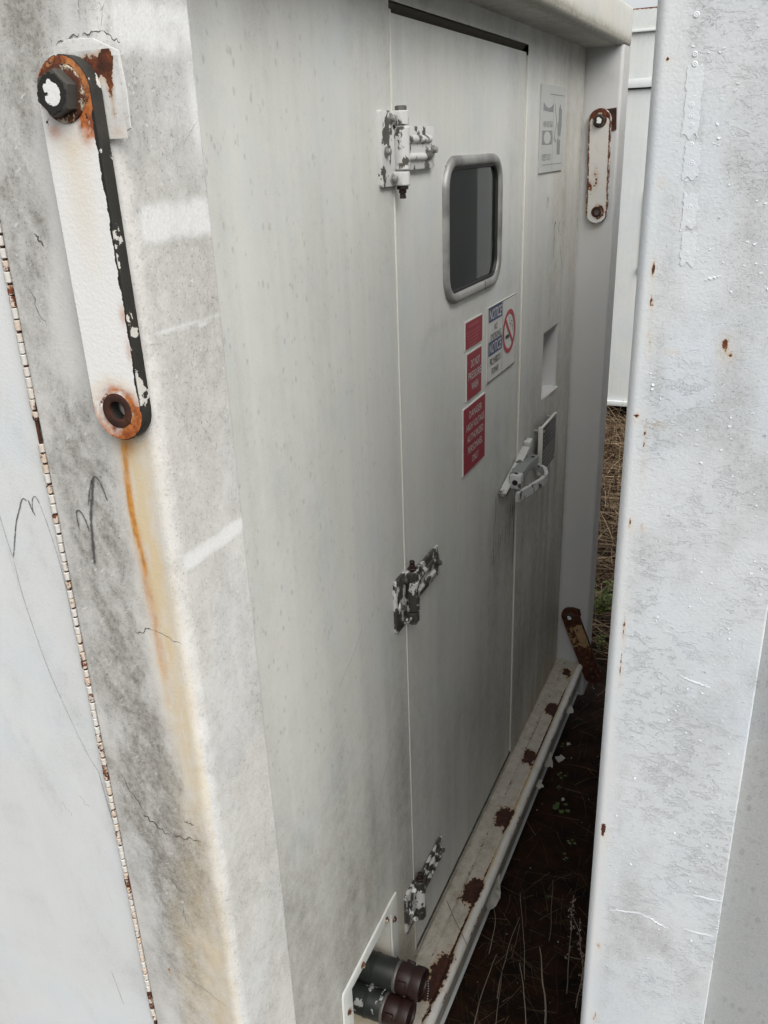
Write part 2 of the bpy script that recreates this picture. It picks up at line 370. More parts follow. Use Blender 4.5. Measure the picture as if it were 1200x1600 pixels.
# numpy field helpers
def pd(X, Y, pts):
    best = np.full(X.shape, 9.); pts = np.array(pts, float)
    for a, b in zip(pts[:-1], pts[1:]):
        d = b-a; t = np.clip(((X-a[0])*d[0]+(Y-a[1])*d[1])/(d@d+1e-12), 0, 1)
        best = np.minimum(best, np.hypot(X-a[0]-t*d[0], Y-a[1]-t*d[1]))
    return best
def ss(x, a, b): t = np.clip((x-a)/(b-a), 0, 1); return t*t*(3-2*t)
def bl(X, Y, cx, cy, rx, ry=None): ry = ry or rx; return np.exp(-((X-cx)/rx)**2-((Y-cy)/ry)**2)
def vnoise(x, y, seed):
    g = np.random.default_rng(seed).random((64, 64)); xi, yi = np.floor(x).astype(int), np.floor(y).astype(int); fx, fy = x-xi, y-yi
    fx, fy = fx*fx*(3-2*fx), fy*fy*(3-2*fy); q = lambda a, b: g[a % 64, b % 64]
    return (q(xi, yi)*(1-fx)+q(xi+1, yi)*fx)*(1-fy)+(q(xi, yi+1)*(1-fx)+q(xi+1, yi+1)*fx)*fy
def fbm(x, y, sx, sy, oct=5, seed=0, rough=.55, rot=0.):
    c, s_ = math.cos(rot), math.sin(rot); X, Y = (x*c+y*s_)*sx, (-x*s_+y*c)*sy; t = 0; a = 1; n_ = 0
    for o in range(oct): t = t+a*vnoise(X*2**o+17.3*o, Y*2**o+5.1*o, seed+o); n_ += a; a *= rough
    return t/n_
def interp(z, tab): tab = sorted(tab); return np.interp(z, [t[0] for t in tab], [t[1] for t in tab])
def lines(a, b, step): return list(np.linspace(a, b, max(2, int(abs(b-a)/step)+1)))
def merged(*ls): return sorted({round(float(x), 5) for l in ls for x in l})
def gridmesh(name, us, vs, fn, holes=(), attrs=None):
    """rectilinear sheet over us x vs mapped by fn(u, v) -> 3D; cells inside holes are left out"""
    nu, nv = len(us), len(vs); U, V = np.meshgrid(us, vs); pts = fn(U.ravel(), V.ravel())
    fs = []
    for j in range(nv-1):
        for i in range(nu-1):
            cu, cv = (us[i]+us[i+1])/2, (vs[j]+vs[j+1])/2
            if any(h[0] < cu < h[1] and h[2] < cv < h[3] for h in holes): continue
            k = j*nu+i; fs.append((k, k+1, k+nu+1, k+nu))
    me = bpy.data.meshes.new(name); me.from_pydata([tuple(p) for p in pts], [], fs); me.update(); me.shade_smooth()
    if attrs:
        for k, a in attrs(U.ravel(), V.ravel()).items(): setattr_(me, k, np.clip(a, 0, 1.5))
    return me
def ribbon(strokes, n=.0006, smooth=True):
    """flat painted strokes in (u, v) with a width; coverage 1 along the middle, 0 at the edges"""
    mb = MB(); cov = []
    for pts, w in strokes:
        P = np.array(pts, float)
        if smooth and len(P) > 2:
            t = np.arange(len(P)); tt = np.linspace(0, len(P)-1, (len(P)-1)*6+1)
            Q = []
            for x in tt:
                i = min(int(x), len(P)-2); f = x-i; p0, p1, p2, p3 = P[max(i-1, 0)], P[i], P[i+1], P[min(i+2, len(P)-1)]
                Q.append(.5*((2*p1)+(-p0+p2)*f+(2*p0-5*p1+4*p2-p3)*f*f+(-p0+3*p1-3*p2+p3)*f**3))
            P = np.array(Q)
        m = len(P); d = np.gradient(P, axis=0); d /= np.linalg.norm(d, axis=1)[:, None]+1e-9; nn = np.stack([-d[:, 1], d[:, 0]], 1)
        vs = []
        for i in range(m):
            e = min(1., (i+.6)/2, (m-i-.4)/2); ww = w*e*(.8+.4*random.random())
            for k in (-1, 0, 1): q = P[i]+nn[i]*k*ww/2; vs.append((q[0], q[1], n)); cov.append(1.-abs(k))
        mb.add(vs, [(i*3+k, i*3+k+1, i*3+k+4, i*3+k+3) for i in range(m-1) for k in (0, 1)])
    mb.at['cov'] = cov
    return mb
def rag(p, q, n, amp, seed=0):
    r = random.Random(seed); p, q = Vector(p), Vector(q); d = (q-p); nn = Vector((-d[1], d[0])).normalized()
    return [tuple(p+d*(i/n)+nn*r.uniform(-amp, amp)*(0 if i in (0, n) else 1)) for i in range(n+1)]
def strokes(name, lst, mat, parent, T, n=.0008, smooth=True):
    for st_ in lst: ribbon([st_], n, smooth).obj(name, mat, parent, T, 0)
_tx = {}
def text_mesh(s, h, w=None, italic=0., bold=0.):
    """returns verts (u, v) centred and faces; h = cap height, w = forced width"""
    key = (s, italic, bold)
    if key not in _tx:
        c = bpy.data.curves.new('t', 'FONT'); c.body = s; c.size = 1; c.shear = italic; c.offset = bold; c.resolution_u = 3
        o = bpy.data.objects.new('t', c); COL.objects.link(o); bpy.context.view_layer.update()
        me = bpy.data.meshes.new_from_object(o.evaluated_get(bpy.context.evaluated_depsgraph_get()))
        _tx[key] = ([tuple(v.co)[:2] for v in me.vertices], [tuple(p.vertices) for p in me.polygons])
        bpy.data.objects.remove(o); bpy.data.curves.remove(c); bpy.data.meshes.remove(me)
    v, f = _tx[key]; xs = [p[0] for p in v]; ys = [p[1] for p in v]
    cx, cy = (min(xs)+max(xs))/2, (min(ys)+max(ys))/2; k = h/(max(ys)-min(ys)); kx = w/(max(xs)-min(xs)) if w else k
    return [((p[0]-cx)*kx, (p[1]-cy)*k) for p in v], f
def letter(mb, s, u, v, h, w=None, n=.004, **k):
    vs, fs = text_mesh(s, h, w, **k); mb.add([(p[0]+u, p[1]+v, n) for p in vs], fs)

# ------------------------------------------------------------------ ground and sky-open setting
G = -.20
def soil_fn(u, v):
    near = np.exp(-((u-.2)**2+(v-1.0)**2)/9)
    h = (np.sin(u*23+v*7)*.006+np.sin(v*31-u*11)*.005+np.sin(u*61+1.3)*np.sin(v*53)*.004+np.sin(u*3.1+2)*np.sin(v*2.3)*.015)*near
    return np.stack([u, v, G-.012+h], 1)
gx = merged([-400, -120, -40, -14, -6, -3], lines(-2, -.3, .1), lines(-.3, .8, .02), lines(.8, 2, .1), [3, 6, 14, 40, 120, 400])
gy = merged([-400, -120, -40, -14, -6, -3], lines(-2.5, -.4, .1), lines(-.4, 2.6, .02), lines(2.6, 6, .1), [8, 14, 40, 120, 400])
gr = put('ground', gridmesh('ground', gx, gy, soil_fn), None, M['soil']); gr['kind'] = 'structure'

# ------------------------------------------------------------------ LEFT CONTAINER
W, ZS, PP = 1.414, 2.05, .109
PF = -.80                                   # face of the near corner post
C1 = thing('equipment_container', 'weathered white equipment container with a door in its end wall, left of the gap', 'container', (0, 0, G))
# --- end wall sheet with openings
DOOR = (-.003, .800, .012, 2.012); POCK = (1.037, 1.210, 1.108, 1.302); PBOX = (-.335, -.140, .030, .276)
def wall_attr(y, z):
    gr_ = .10+.16*ss(y, .8, 1.25)+.16*ss(z, 1.88, 2.05)+.12*ss(.35-z, 0, .35)+.36*ss(1.15-z, 0, .9)  # darkening towards the bottom paints the gap's shade in with dirt
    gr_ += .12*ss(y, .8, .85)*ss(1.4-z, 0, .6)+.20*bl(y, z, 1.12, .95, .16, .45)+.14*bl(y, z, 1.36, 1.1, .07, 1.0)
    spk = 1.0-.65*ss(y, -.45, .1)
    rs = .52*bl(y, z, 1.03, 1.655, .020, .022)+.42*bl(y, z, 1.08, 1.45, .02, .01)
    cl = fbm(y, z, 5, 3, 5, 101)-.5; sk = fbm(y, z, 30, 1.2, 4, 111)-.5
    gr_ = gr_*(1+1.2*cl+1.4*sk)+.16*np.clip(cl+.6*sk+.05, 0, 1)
    return {'grime_shade': gr_, 'speck': spk, 'rust': rs, 'drip': .9*ss(y, .8, .86)*(1-ss(y, .97, 1.0))*ss(z, .68, .80)*(1-ss(z, .86, .93)),
            'stain': .10*ss(y, .8, 1.2)+.30*bl(y, z, -.2, .17, .16, .14)+.12*ss(.3-z, 0, .3), 'pale': .0*y}
ys = merged(lines(-.683, 1.414, .011), DOOR[:2], POCK[:2], PBOX[:2]); zs = merged(lines(0, ZS, .013), DOOR[2:], POCK[2:], PBOX[2:])
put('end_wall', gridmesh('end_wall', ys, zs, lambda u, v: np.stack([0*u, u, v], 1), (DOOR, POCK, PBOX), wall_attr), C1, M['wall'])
# recessed grip pocket, open to the front
mb = MB(); y0, y1, z0, z1 = POCK; d = -.06
mb.add([(0, y0, z0), (0, y1, z0), (0, y1, z1), (0, y0, z1), (d, y0, z0), (d, y1, z0), (d, y1, z1), (d, y0, z1)],
       [(4, 5, 6, 7), (0, 1, 5, 4), (3, 7, 6, 2), (0, 4, 7, 3), (1, 2, 6, 5)])
pk = mb.obj('grip_pocket', M['farpost'], C1, angle=0)
MB().cyl((d+.001, y0+.035, z0+.10), (d+.012, y0+.035, z0+.10), .018, 20, bev=.002).obj('lock_boss', M['farpost'], pk)
mb = MB(); mb.tube([(-.004, y0-.004, z0-.004), (.003, y1+.004, z0-.004)], .0035, 6)
mb.obj('pocket_lip', M['seal'], pk)
# sealant lines of the seams
mb = MB(); mb.box((-.006, -.0035, .02), (.0015, .0030, 2.0), .001); mb.obj('seam_sealant', M['seal'], C1)
mb = MB(); mb.box((-.006, .7965, .02), (.0012, .8015, 1.99), .001); mb.obj('seam_sealant', M['seal'], C1)
# lintel lip over the door and reveal behind, its gap shade painted as dark brown
mb = MB(); mb.add([(-.004, -.003, 2.0115), (-.004, .80, 2.0115), (-.03, .80, 1.992), (-.03, -.003, 1.992)], [(0, 1, 2, 3)]); mb.obj('door_reveal', flat('reveal_shade', (.10, .09, .07), .8), C1, angle=0)
# --- door
DX = -.0035
WIN = (.249, .584, 1.523, 1.770)
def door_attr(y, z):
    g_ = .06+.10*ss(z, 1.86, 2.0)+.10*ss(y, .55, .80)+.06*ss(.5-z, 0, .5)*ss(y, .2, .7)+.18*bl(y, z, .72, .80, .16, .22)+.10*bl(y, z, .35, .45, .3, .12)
    g_ += .12*ss(1.2-z, 0, .9)*(1-ss(y, .3, .7))+.16*ss(y, .25, .8)*ss(1.35-z, 0, .6)+.20*np.exp(-np.abs(y-.72)/.05)*ss(1.0-z, 0, .05)*ss(z, .55, .75)  # lower door darkened likewise, gap shade mixed with brown dirt
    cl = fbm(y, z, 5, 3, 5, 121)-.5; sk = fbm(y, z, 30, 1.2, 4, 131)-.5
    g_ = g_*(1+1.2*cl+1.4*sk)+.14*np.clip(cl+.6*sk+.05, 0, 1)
    dr = ss(y, .50, .56)*ss(z, .66+.15*(y-.5), .84)*(1-ss(z, .86, .91+.1*(y-.5)))
    w = .35*np.exp(-(pd(y, z, [(.12, 1.45), (.16, 1.478), (.25, 1.475), (.33, 1.468), (.41, 1.466), (.50, 1.465)])/.012)**2)
    return {'grime_shade': g_+.3*w, 'speck': .45+0*y, 'drip': dr+.6*w*(z > 1.45), 'stain': .10*ss(y, .6, .8)*ss(1.2-z, 0, .3)+.07*bl(y, z, .6, .3, .3, .3)}
us = merged(lines(.004, .7955, .011), WIN[:2]); vs = merged(lines(.014, 1.9965, .013), WIN[2:])
door = put('door', gridmesh('door', us, vs, lambda u, v: np.stack([DX+0*u, u, v], 1), (WIN,), door_attr), C1, M['wall'])
mb = MB(); y0, y1, z0, z1 = .004, .7955, .014, 1.9965
mb.add([(DX, y0, z0), (DX, y1, z0), (DX, y1, z1), (DX, y0, z1), (-.05, y0, z0), (-.05, y1, z0), (-.05, y1, z1), (-.05, y0, z1)],
       [(0, 4, 5, 1), (3, 2, 6, 7), (0, 3, 7, 4), (1, 5, 6, 2)]); mb.obj('door_edge', M['wall'], door, angle=0)
# window frame: rounded section swept round a rounded rectangle
def sweep_ring(rect, r, prof, n=8):
    u0, u1, v0, v1 = rect; path = rrect(u0, u1, v0, v1, r, n); m = len(path); vs = []; fs = []; k = len(prof)
    cs = [(u1-r, v1-r), (u0+r, v1-r), (u0+r, v0+r), (u1-r, v0+r)]
    for i, (pu, pv) in enumerate(path):
        c = cs[i//(n+1)]; d = Vector((pu-c[0], pv-c[1])).normalized()
        for off, hh in prof: vs.append((pu+d[0]*off, pv+d[1]*off, hh))
    for i in range(m):
        for j in range(k-1): a, b = i*k+j, ((i+1) % m)*k+j; fs.append((a, b, b+1, a+1))
    return vs, fs
mb = MB(); prof = [(-.021, -.003), (-.021, .003), (-.0185, .0075), (-.014, .0098), (-.008, .0105), (-.003, .0085), (0, .004), (0, -.002)]
mb.add(*sweep_ring((.233, .600, 1.507, 1.786), .062, prof, 10)); mb.obj('window_frame', M['alu'], door, FW(0, 0, DX), 60)
mb = MB(); mb.add(*sweep_ring((.254, .579, 1.528, 1.765), .040, [(.002, .001), (.002, .0035), (-.004, .004), (-.006, .001), (-.006, -.003)], 8)); mb.obj('window_gasket', M['rubber'], door, FW(0, 0, DX), 60)
mb = MB(); mb.box((.470, 1.509, .0102), (.4712, 1.526, .0109)); mb.obj('frame_joint', M['dark'], door, FW(0, 0, DX), 0)
mb = MB(); mb.prism(rrect(.248, .585, 1.522, 1.771, .035), -.004, -.0015); mb.obj('window_pane', M['glass'], door, FW(0, 0, DX), 0)
mb = MB()
for k in range(25): y = .262+k*.0128; mb.tube([(y, 1.532, -.007), (y, 1.762, -.007)], .0011, 4)
for k in range(18): z = 1.536+k*.0128; mb.tube([(.257, z, -.0085), (.576, z, -.0085)], .0011, 4)
o = mb.obj('wire_mesh', flat('pale_wire', (.50, .53, .50), .6), door, FW(0, 0, DX)); o['kind'] = 'stuff'
# panel added behind the glass to give the pane its grey reflection
mb = MB(); pts = [(u, .03*math.sin((u-.46)*40)*.15) for u in np.linspace(.655, .84, 12)]
mb.add([(u-.035*(12-i)/12, 1.50, -.07+w) for i, (u, w) in enumerate(pts)]+[(u, 1.80, -.07+w) for u, w in pts], [(i, i+1, i+13, i+12) for i in range(11)])
mb.obj('reflection_panel', flat('grey_reflection', (.20, .22, .205), .7), door, FW(0, 0, DX))
# --- hinges
def hexa(r, rot=0): return [(r*math.cos(R_(60*i)+rot), r*math.sin(R_(60*i)+rot)) for i in range(6)]
def hinge(zc, mat, nipple_top):
    h = thing('hinge', None, None, (0, 0, 0)); del h['label']; del h['category']
    h.parent = C1; T = FW(0, zc, 0); h.matrix_local = WM[C1.name].inverted() @ T; WM[h.name] = T
    mb = MB(); mb.prism(rrect(-.062, -.004, -.056, .056, .005, 3), .0, .007, bev=.0012)
    for s in (-1, 1): mb.box((-.014, min(s*.034, s*.055), .004), (.006, max(s*.034, s*.055), .020), .002)
    mb.obj('fixed_leaf', M[mat], h, T)
    mb = MB(); mb.prism(rrect(.016, .172, -.034, .034, .005, 3), .0, .006, bev=.0012); mb.box((.008, -.030, .003), (.03, .030, .014), .002)
    mb.obj('door_leaf', M[mat], h, T)
    for v in (.014, -.014): MB().cyl((.018, v, .0055), (.150, v, .0055), .0065, 14, bev=.002).obj('stiffening_rib', M[mat], h, T)
    MB().cyl((0, -.0325, .015), (0, .0325, .015), .0130, 20, bev=.002).obj('barrel', M[mat], h, T)
    for s in (-1, 1): MB().cyl((0, s*.0345, .015), (0, s*.056, .015), .0125, 20, bev=.0015).obj('pin_lug', M[mat], h, T)
    s = 1 if nipple_top else -1
    mb = MB(); mb.cyl((0, s*.056, .015), (0, s*.062, .015), .0095, 6, bev=.001); mb.cyl((0, s*.062, .015), (0, s*.068, .015), .0062, 10, bev=.001)
    mb.cyl((0, s*.068, .015), (0, s*.076, .015), .0048, 10, r2=.0056, bev=.0012); mb.obj('grease_nipple', M['maroon'], h, T)
    MB().cyl((0, -s*.056, .015), (0, -s*.063, .015), .0095, 6, bev=.0012).obj('pin_head', M['bare'], h, T)
    for u, v, base in ((-.024, .044, .007), (-.045, -.004, .007), (-.022, -.045, .007), (.030, .026, .006), (.034, -.027, .006), (.163, -.004, .006)):
        mb = MB(); mb.cyl((u, v, base-.001), (u, v, base+.0015), .0085, 14); mb.cyl((u, v, base+.0015), (u, v, base+.0085), .0054, 14, bev=.001)
        mb.cyl((u, v, base+.0086), (u, v, base+.0089), .0027, 6); mb.obj('bolt', M['bolt'] if mat == 'hinge2' else M['galv'], h, T)
    return h
hinge(1.802, 'hinge', False); hinge(.987, 'hinge2', True); hinge(.190, 'hinge2', True)
# --- sill: top plate, rolled nose, skirt
NX = .104
prof = [(0, 0), (.006, .004), (.030, .004), (.038, .0035), (.041, .0005), (.060, .0), (.072, -.001), (.078, -.003)]
prof += [(.0905+.0135*math.cos(R_(a)), -.0085+.0135*math.sin(R_(a))) for a in (150, 120, 95, 70, 45, 20, 0, -25, -50)]
prof += [(.096, -.022), (.096, -.045), (.096, -.075), (.080, -.078)]
prof = np.array(prof); S = np.concatenate([[0], np.cumsum(np.hypot(*np.diff(prof, axis=0).T))])
su = merged(S, lines(0, S[-1], .003))
def sill_fn(u, v):
    return np.stack([np.interp(u, S, prof[:, 0]), v, np.interp(u, S, prof[:, 1])], 1)
PATCH = [(.060, 1.335, .020, .032), (.062, 1.100, .021, .042), (.060, .822, .022, .040), (.066, .526, .026, .048), (.070, .235, .028, .050), (.074, -.035, .026, .085)]
def sill_attr(u, v):
    x = np.interp(u, S, prof[:, 0]); z = np.interp(u, S, prof[:, 1])
    rs = 0*u
    wx, wy = .010*(fbm(u, v, 60, 60, 4, 181)-.5)*2, .022*(fbm(u, v, 45, 45, 4, 191)-.5)*2
    for i_, (cx, cy, rx, ry) in enumerate(PATCH):
        k_ = (.85, 1.0, .95, 1.05, 1.0, 1.0)[i_]
        rs = np.maximum(rs, 1.0*np.exp(-(np.abs((u+wx-cx)/(rx*k_))**2.6+np.abs((v+wy-cy)/(ry*k_))**2.6)))
        rs = np.maximum(rs, .85*bl(u+wx, v+wy, cx+.014, cy-.6*ry, rx*.35, ry*.9)); rs = np.maximum(rs, .7*bl(u+wx, v+wy, cx-.012, cy+.7*ry*math.sin(i_*2.1), rx*.35, ry*.5))
    seam = np.exp(-((u-.081)/.0045)**2)*(.58+.30*np.clip(np.sin(v*7.1+1)+.4*np.sin(v*23), -1, 1))*(v < 1.38)
    rs = np.maximum(rs, seam); rs = np.maximum(rs, .42*bl(u, v, .035, .9, .004, 1.6)*0)
    g_ = .42*(x < .078)*(u < .085)+.35*np.exp(-((u-.040)/.003)**2)*(.6+.5*np.sin(v*9))+.30*np.exp(-(u/.008)**2)+.55*ss(-z, .020, .030)*(u > .1)
    stn = .35*np.exp(-((u-.087)/.010)**2)*(.4+.6*np.clip(np.sin(v*4.3+.6), 0, 1))+.12*(u < .08)
    pale = .55*np.exp(-((u-.100)/.014)**2); rs = np.maximum(rs, .50*np.exp(-((u-.113)/.006)**2)*(fbm(u*0, v, 1, 26, 4, 301) > .56))
    g_ += .35*(u < .078)*np.clip(fbm(u, v, 120, 40, 4, 201)*2-.8, 0, 1); stn += .95*np.exp(-((u-.090)/.010)**2)*np.clip(fbm(u*0, v, 1, 9, 4, 211)*2.4-.9, 0, 1)
    return {'rust': rs, 'grime_shade': g_, 'stain': stn, 'pale': pale, 'chip': .40*(u < .075)*(fbm(u, v, 200, 90, 2, 221) > .70)+.55*bl(u, v, .105, .46, .003, .004)+.55*bl(u, v, .105, .36, .003, .004)+.55*bl(u, v, .1, -.02, .003, .004)+.38*np.exp(-((u-.040)/.002)**2)+.3*(z < -.06)}
sill = put('sill', gridmesh('sill', su, lines(-.683, W-.001, .008), sill_fn, (), sill_attr), C1, M['sill'])
MB().box((.0, W-.0025, -.076), (.0955, W-.0012, -.004)).obj('sill_end', M['sill'], sill, angle=0)
# loose sheets of paint peeling off under the sill nose
def peel(y, z, ln, dp, seed):
    r = random.Random(seed); m = 12; vs = []; fs = []
    for i in range(m+1):
        t = i/m; yy = y+(t-.5)*ln; dep = dp*(math.sin(math.pi*t)**.5)*r.uniform(.55, 1.1)
        for k in range(3): q = k/2; vs.append((.0965+.018*q*q*math.sin(math.pi*t)+r.uniform(0, .002)*k, yy+r.uniform(-.003, .003)*k, z-dep*q))
    for i in range(m):
        for k in range(2): a = i*3+k; fs.append((a, a+3, a+4, a+1))
    mb = MB(); mb.add(vs, fs); mb.obj('peeling_paint', M['chips'], sill)
for a in ((.305, -.050, .12, .040, 1), (.90, -.055, .07, .026, 3), (.78, -.06, .04, .016, 2), (1.20, -.06, .05, .012, 4)): peel(*a)
# --- near corner post: face towards the camera, rounded corner, return along the end
r0 = .015
pp_ = [(-.033, PF+.010), (-.033, PF+.001), (-.032, PF)]+[(x, PF) for x in np.linspace(-.028, PP-r0, 22)]
pp_ += [(PP-r0+r0*math.sin(R_(a)), PF+r0-r0*math.cos(R_(a))) for a in range(10, 91, 10)]+[(PP, y) for y in np.linspace(PF+r0+.004, -.685, 14)]+[(PP-.002, -.683), (.0, -.683)]
pp_ = np.array(pp_); SP = np.concatenate([[0], np.cumsum(np.hypot(*np.diff(pp_, axis=0).T))])
DL = [(1.95, .000), (1.875, -.02), (1.79, -.028), (1.67, -.022), (1.479, -.016), (1.332, -.014), (1.167, -.006), (.95, .004), (.759, .016), (.4, .03)]
DR = [(1.95, .06), (1.90, .05), (1.86, .032), (1.80, .012), (1.67, .010), (1.612, .026), (1.55, .048), (1.417, .040), (1.265, .048), (1.15, .062), (1.05, .072), (.95, .070), (.85, .062), (.79, .058), (.4, .06)]
def post_attr(u, v):
    x = np.interp(u, SP, pp_[:, 0]); y = np.interp(u, SP, pp_[:, 1]); front = (y < PF+.004)*1.
    w1 = fbm(x, v, 22, 9, 5, 3)-.5; w2 = fbm(x, v, 60, 26, 5, 8)-.5
    xw = x+.055*w1+.020*w2                               # ragged outlines of the stains
    xl, xr = interp(v, DL), interp(v, DR)
    inten = interp(v, [(2.0, .60), (1.88, .52), (1.80, .55), (1.72, .66), (1.66, .42), (1.56, .66), (1.45, .62), (1.35, .68), (1.2, .85), (1.08, .92), (.98, .66), (.88, .45), (.78, .32), (.5, .3)])
    pat = 1.15*np.clip(.72+1.1*(fbm(x, v, 70, 30, 5, 21, .7)-.40), .4, 1.3)*np.clip(.75+1.2*(fbm(x, v, 190, 26, 4, 33, .65, .5)-.34), .5, 1.25)
    g_ = front*inten*1.12*(.45+.55*ss(xw, xl-.020, xl+.012))*(1-ss(xw, xr-.020, xr+.026))*pat
    g_ += front*.34*bl(x, v, .085, 1.925, .05, .045)*np.clip(fbm(x, v, 50, 40, 4, 5)*2-.4, 0, 1.2)+.05+front*.22*np.clip(fbm(x, v, 28, 12, 5, 44)*2.2-.95, 0, 1)
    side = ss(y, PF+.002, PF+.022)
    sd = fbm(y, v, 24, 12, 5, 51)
    g_ += side*(.27+.30*np.clip(sd-.42, -.15, .3))+.10*side*ss(v, 1.45, 1.85)+.16*ss(u, SP[25], SP[25]+.02)*(1-side)  # side face darkened in colour to offset the strong sun on it
    s_w = .016*w1+.008*w2
    stn = front*(1.0*np.exp(-((pd(x+s_w, v, [(.076, 1.56), (.077, 1.50), (.081, 1.43), (.083, 1.34), (.086, 1.25), (.090, 1.15), (.092, 1.05)]))/.0160)**2)*ss(v, 1.02, 1.34)*.92*np.clip(-.05+2.2*fbm(x, v, 130, 34, 5, 61, .65), .25, 1.4)
                 + .26*ss(1.34-v, 0, .25)*np.exp(-((x+s_w-.080)/.028)**2)*np.clip(.2+1.5*fbm(x, v, 60, 24, 5, 71), 0, 1.4)+.30*ss(1.10-v, 0, .22)*ss(xw, .005, .045)*(1-ss(xw, .090, .115))*np.clip(.1+1.6*fbm(x, v, 70, 30, 5, 81), 0, 1.4))
    run = front*1.3*np.exp(-(pd(x+.35*s_w, v, [(.067, 1.556), (.0645, 1.530), (.0635, 1.49), (.066, 1.455), (.068, 1.43), (.070, 1.38), (.0725, 1.33), (.075, 1.27)])/(.0036+.0035*np.clip((1.5-v)*3, 0, 1)))**2)*ss(v, 1.22, 1.48)*np.clip(-.2+2.2*fbm(x, v, 190, 36, 5, 91, .65), .15, 1.3)
    run += front*.75*bl(x, v, .071, 1.560, .009, .010)
    pl = 0*x; g_ += .20*ss(x, .084, .100)*front+.26*(1-front)*(1-side)+.26*front*ss(x, .02, .06)*(1-ss(x, .09, .11))*ss(1.3-v, 0, .3)*np.clip(fbm(x, v, 80, 40, 4, 19)*2-.5, 0, 1)  # corner darkened in colour to take down its bright highlight
    pw = v+.010*(sd-.5)
    for zc, h_, k_ in ((1.900, .022, .75), (1.752, .018, .85), (1.660, .0035, .6), (1.437, .010, .95)):
        pl = np.maximum(pl, side*k_*np.exp(-((pw-zc)/h_)**4)*np.clip(.5+fbm(y, v, 70, 70, 4, 17), .5, 1.1))
    pl = np.maximum(pl, side*.75*bl(y, v, -.690, 1.84, .012, .05)); pl = np.maximum(pl, front*.5*bl(x, v, .108, 1.842, .012, .035))
    return {'grime_shade': g_, 'stain': stn, 'run': run, 'pale': pl, 'speck': side, 'rust': .6*bl(x, v, .006, .852, .004, .008)*front, 'chip': 0*x}
pu = merged(SP, lines(0, SP[-1], .003))
post = put('corner_post', gridmesh('corner_post', pu, lines(-.14, 2.17, .005), lambda u, v: np.stack([np.interp(u, SP, pp_[:, 0]), np.interp(u, SP, pp_[:, 1]), v], 1), (), post_attr), C1, M['post'])
FP = FF(0, 0, PF)
# welded wear pad behind the link, rust round its rim
pad_o = [(.055, 1.815), (.060, 1.884), (.075, 1.889), (.100, 1.888), (.1235, 1.878), (.126, 1.850), (.125, 1.824), (.112, 1.819)]
us = lines(.053, .127, .0025); vs = lines(1.812, 1.890, .0025)
def pad_attr(u, v):
    e = np.minimum(np.minimum(1.883-v, .200-u), v-1.70)
    rs = .50*np.exp(-((v-1.873)/.007)**2)*(u < .118)+.55*np.exp(-((u-.1115-.08*(1.88-v)*0)/.0045)**2)*ss(v, 1.822, 1.835)+.45*bl(u, v, .100, 1.865, .012, .012)
    return {'rust': rs, 'pale': .55*(u > .1165)*fbm(u, v, 120, 60, 3, 261)*1.6, 'run': .3*bl(u, v, .113, 1.822, .006, .004), 'grime_shade': .40*fbm(u, v, 90, 90, 4, 271)+.12*(u < .1)}
mb = MB(); mb.prism(pad_o, .0, .0014, bev=.0006); mb.at['grime_shade'] = [.30]*len(mb.v); pad = mb.obj('wear_pad', M['post'], post, FP)
me = gridmesh('pad_face', us, vs, lambda u, v: np.stack([u, v, .0018+0*u], 1), ((0, .056, 0, 3), (.122, 1, 0, 3), (0, 1, 1.880, 3), (0, 1, 0, 1.818), (.116, 1, 1.874, 3)), pad_attr); put('pad_paint', me, post, M['post'], FP)
# cracks and lifted edges of the paint, drawn along their real paths
cr = [(rag(a, b, 9, am, i), w) for i, (a, b, am, w) in enumerate([((.056, 1.872), (.064, 1.886), .0015, .0022), ((.064, 1.886), (.088, 1.892), .0020, .0022), ((.091, 1.891), (.111, 1.892), .001, .0026), ((.111, 1.892), (.126, 1.883), .0015, .0022),
      ((.044, 1.355), (.066, 1.362), .003, .0020), ((.066, 1.362), (.103, 1.352), .0015, .0012), ((-.013, 1.155), (.011, 1.112), .003, .0016), ((.008, 1.108), (.043, 1.088), .004, .0030), ((.043, 1.088), (.088, 1.093), .003, .0022),
      ((.068, 1.116), (.082, 1.114), .002, .002), ((.02, .86), (.09, .83), .002, .001), ((.03, 1.02), (.05, 1.0), .004, .0012), ((.045, .98), (.05, .945), .003, .0012), ((-.014, 1.70), (.0, 1.665), .003, .0012), ((.005, 1.745), (.014, 1.735), .002, .003),
      ((.09, 1.90), (.093, 1.915), .001, .0008), ((.11, 1.895), (.115, 1.91), .001, .0008), ((.098, 1.60), (.105, 1.59), .003, .0012)])]
strokes('paint_crack', cr, M['crack'], post, FP, .0008, False)
ribbon([([(.011, 1.490), (.017, 1.508), (.024, 1.522), (.030, 1.520), (.034, 1.510), (.0365, 1.499)], .0040), ([(.024, 1.522), (.018, 1.500), (.012, 1.478), (.009, 1.455), (.006, 1.426)], .0082), ([(-.006, 1.462), (-.006, 1.480), (-.001, 1.483), (.004, 1.474), (.007, 1.462)], .0044), ([(-.013, 1.459), (-.011, 1.448)], .003)], .0010).obj('spray_graffiti', M['spray'], post, FP, 0)
# scuffs on the end-facing return
strokes('scuff', [([(-.79+.0, 1.345), (-.70, 1.365)], .002), (rag((-.715, 1.81), (-.69, 1.83), 6, .002, 5), .0015)], M['faint'], post, FW(0, 0, PP), .0010, False)
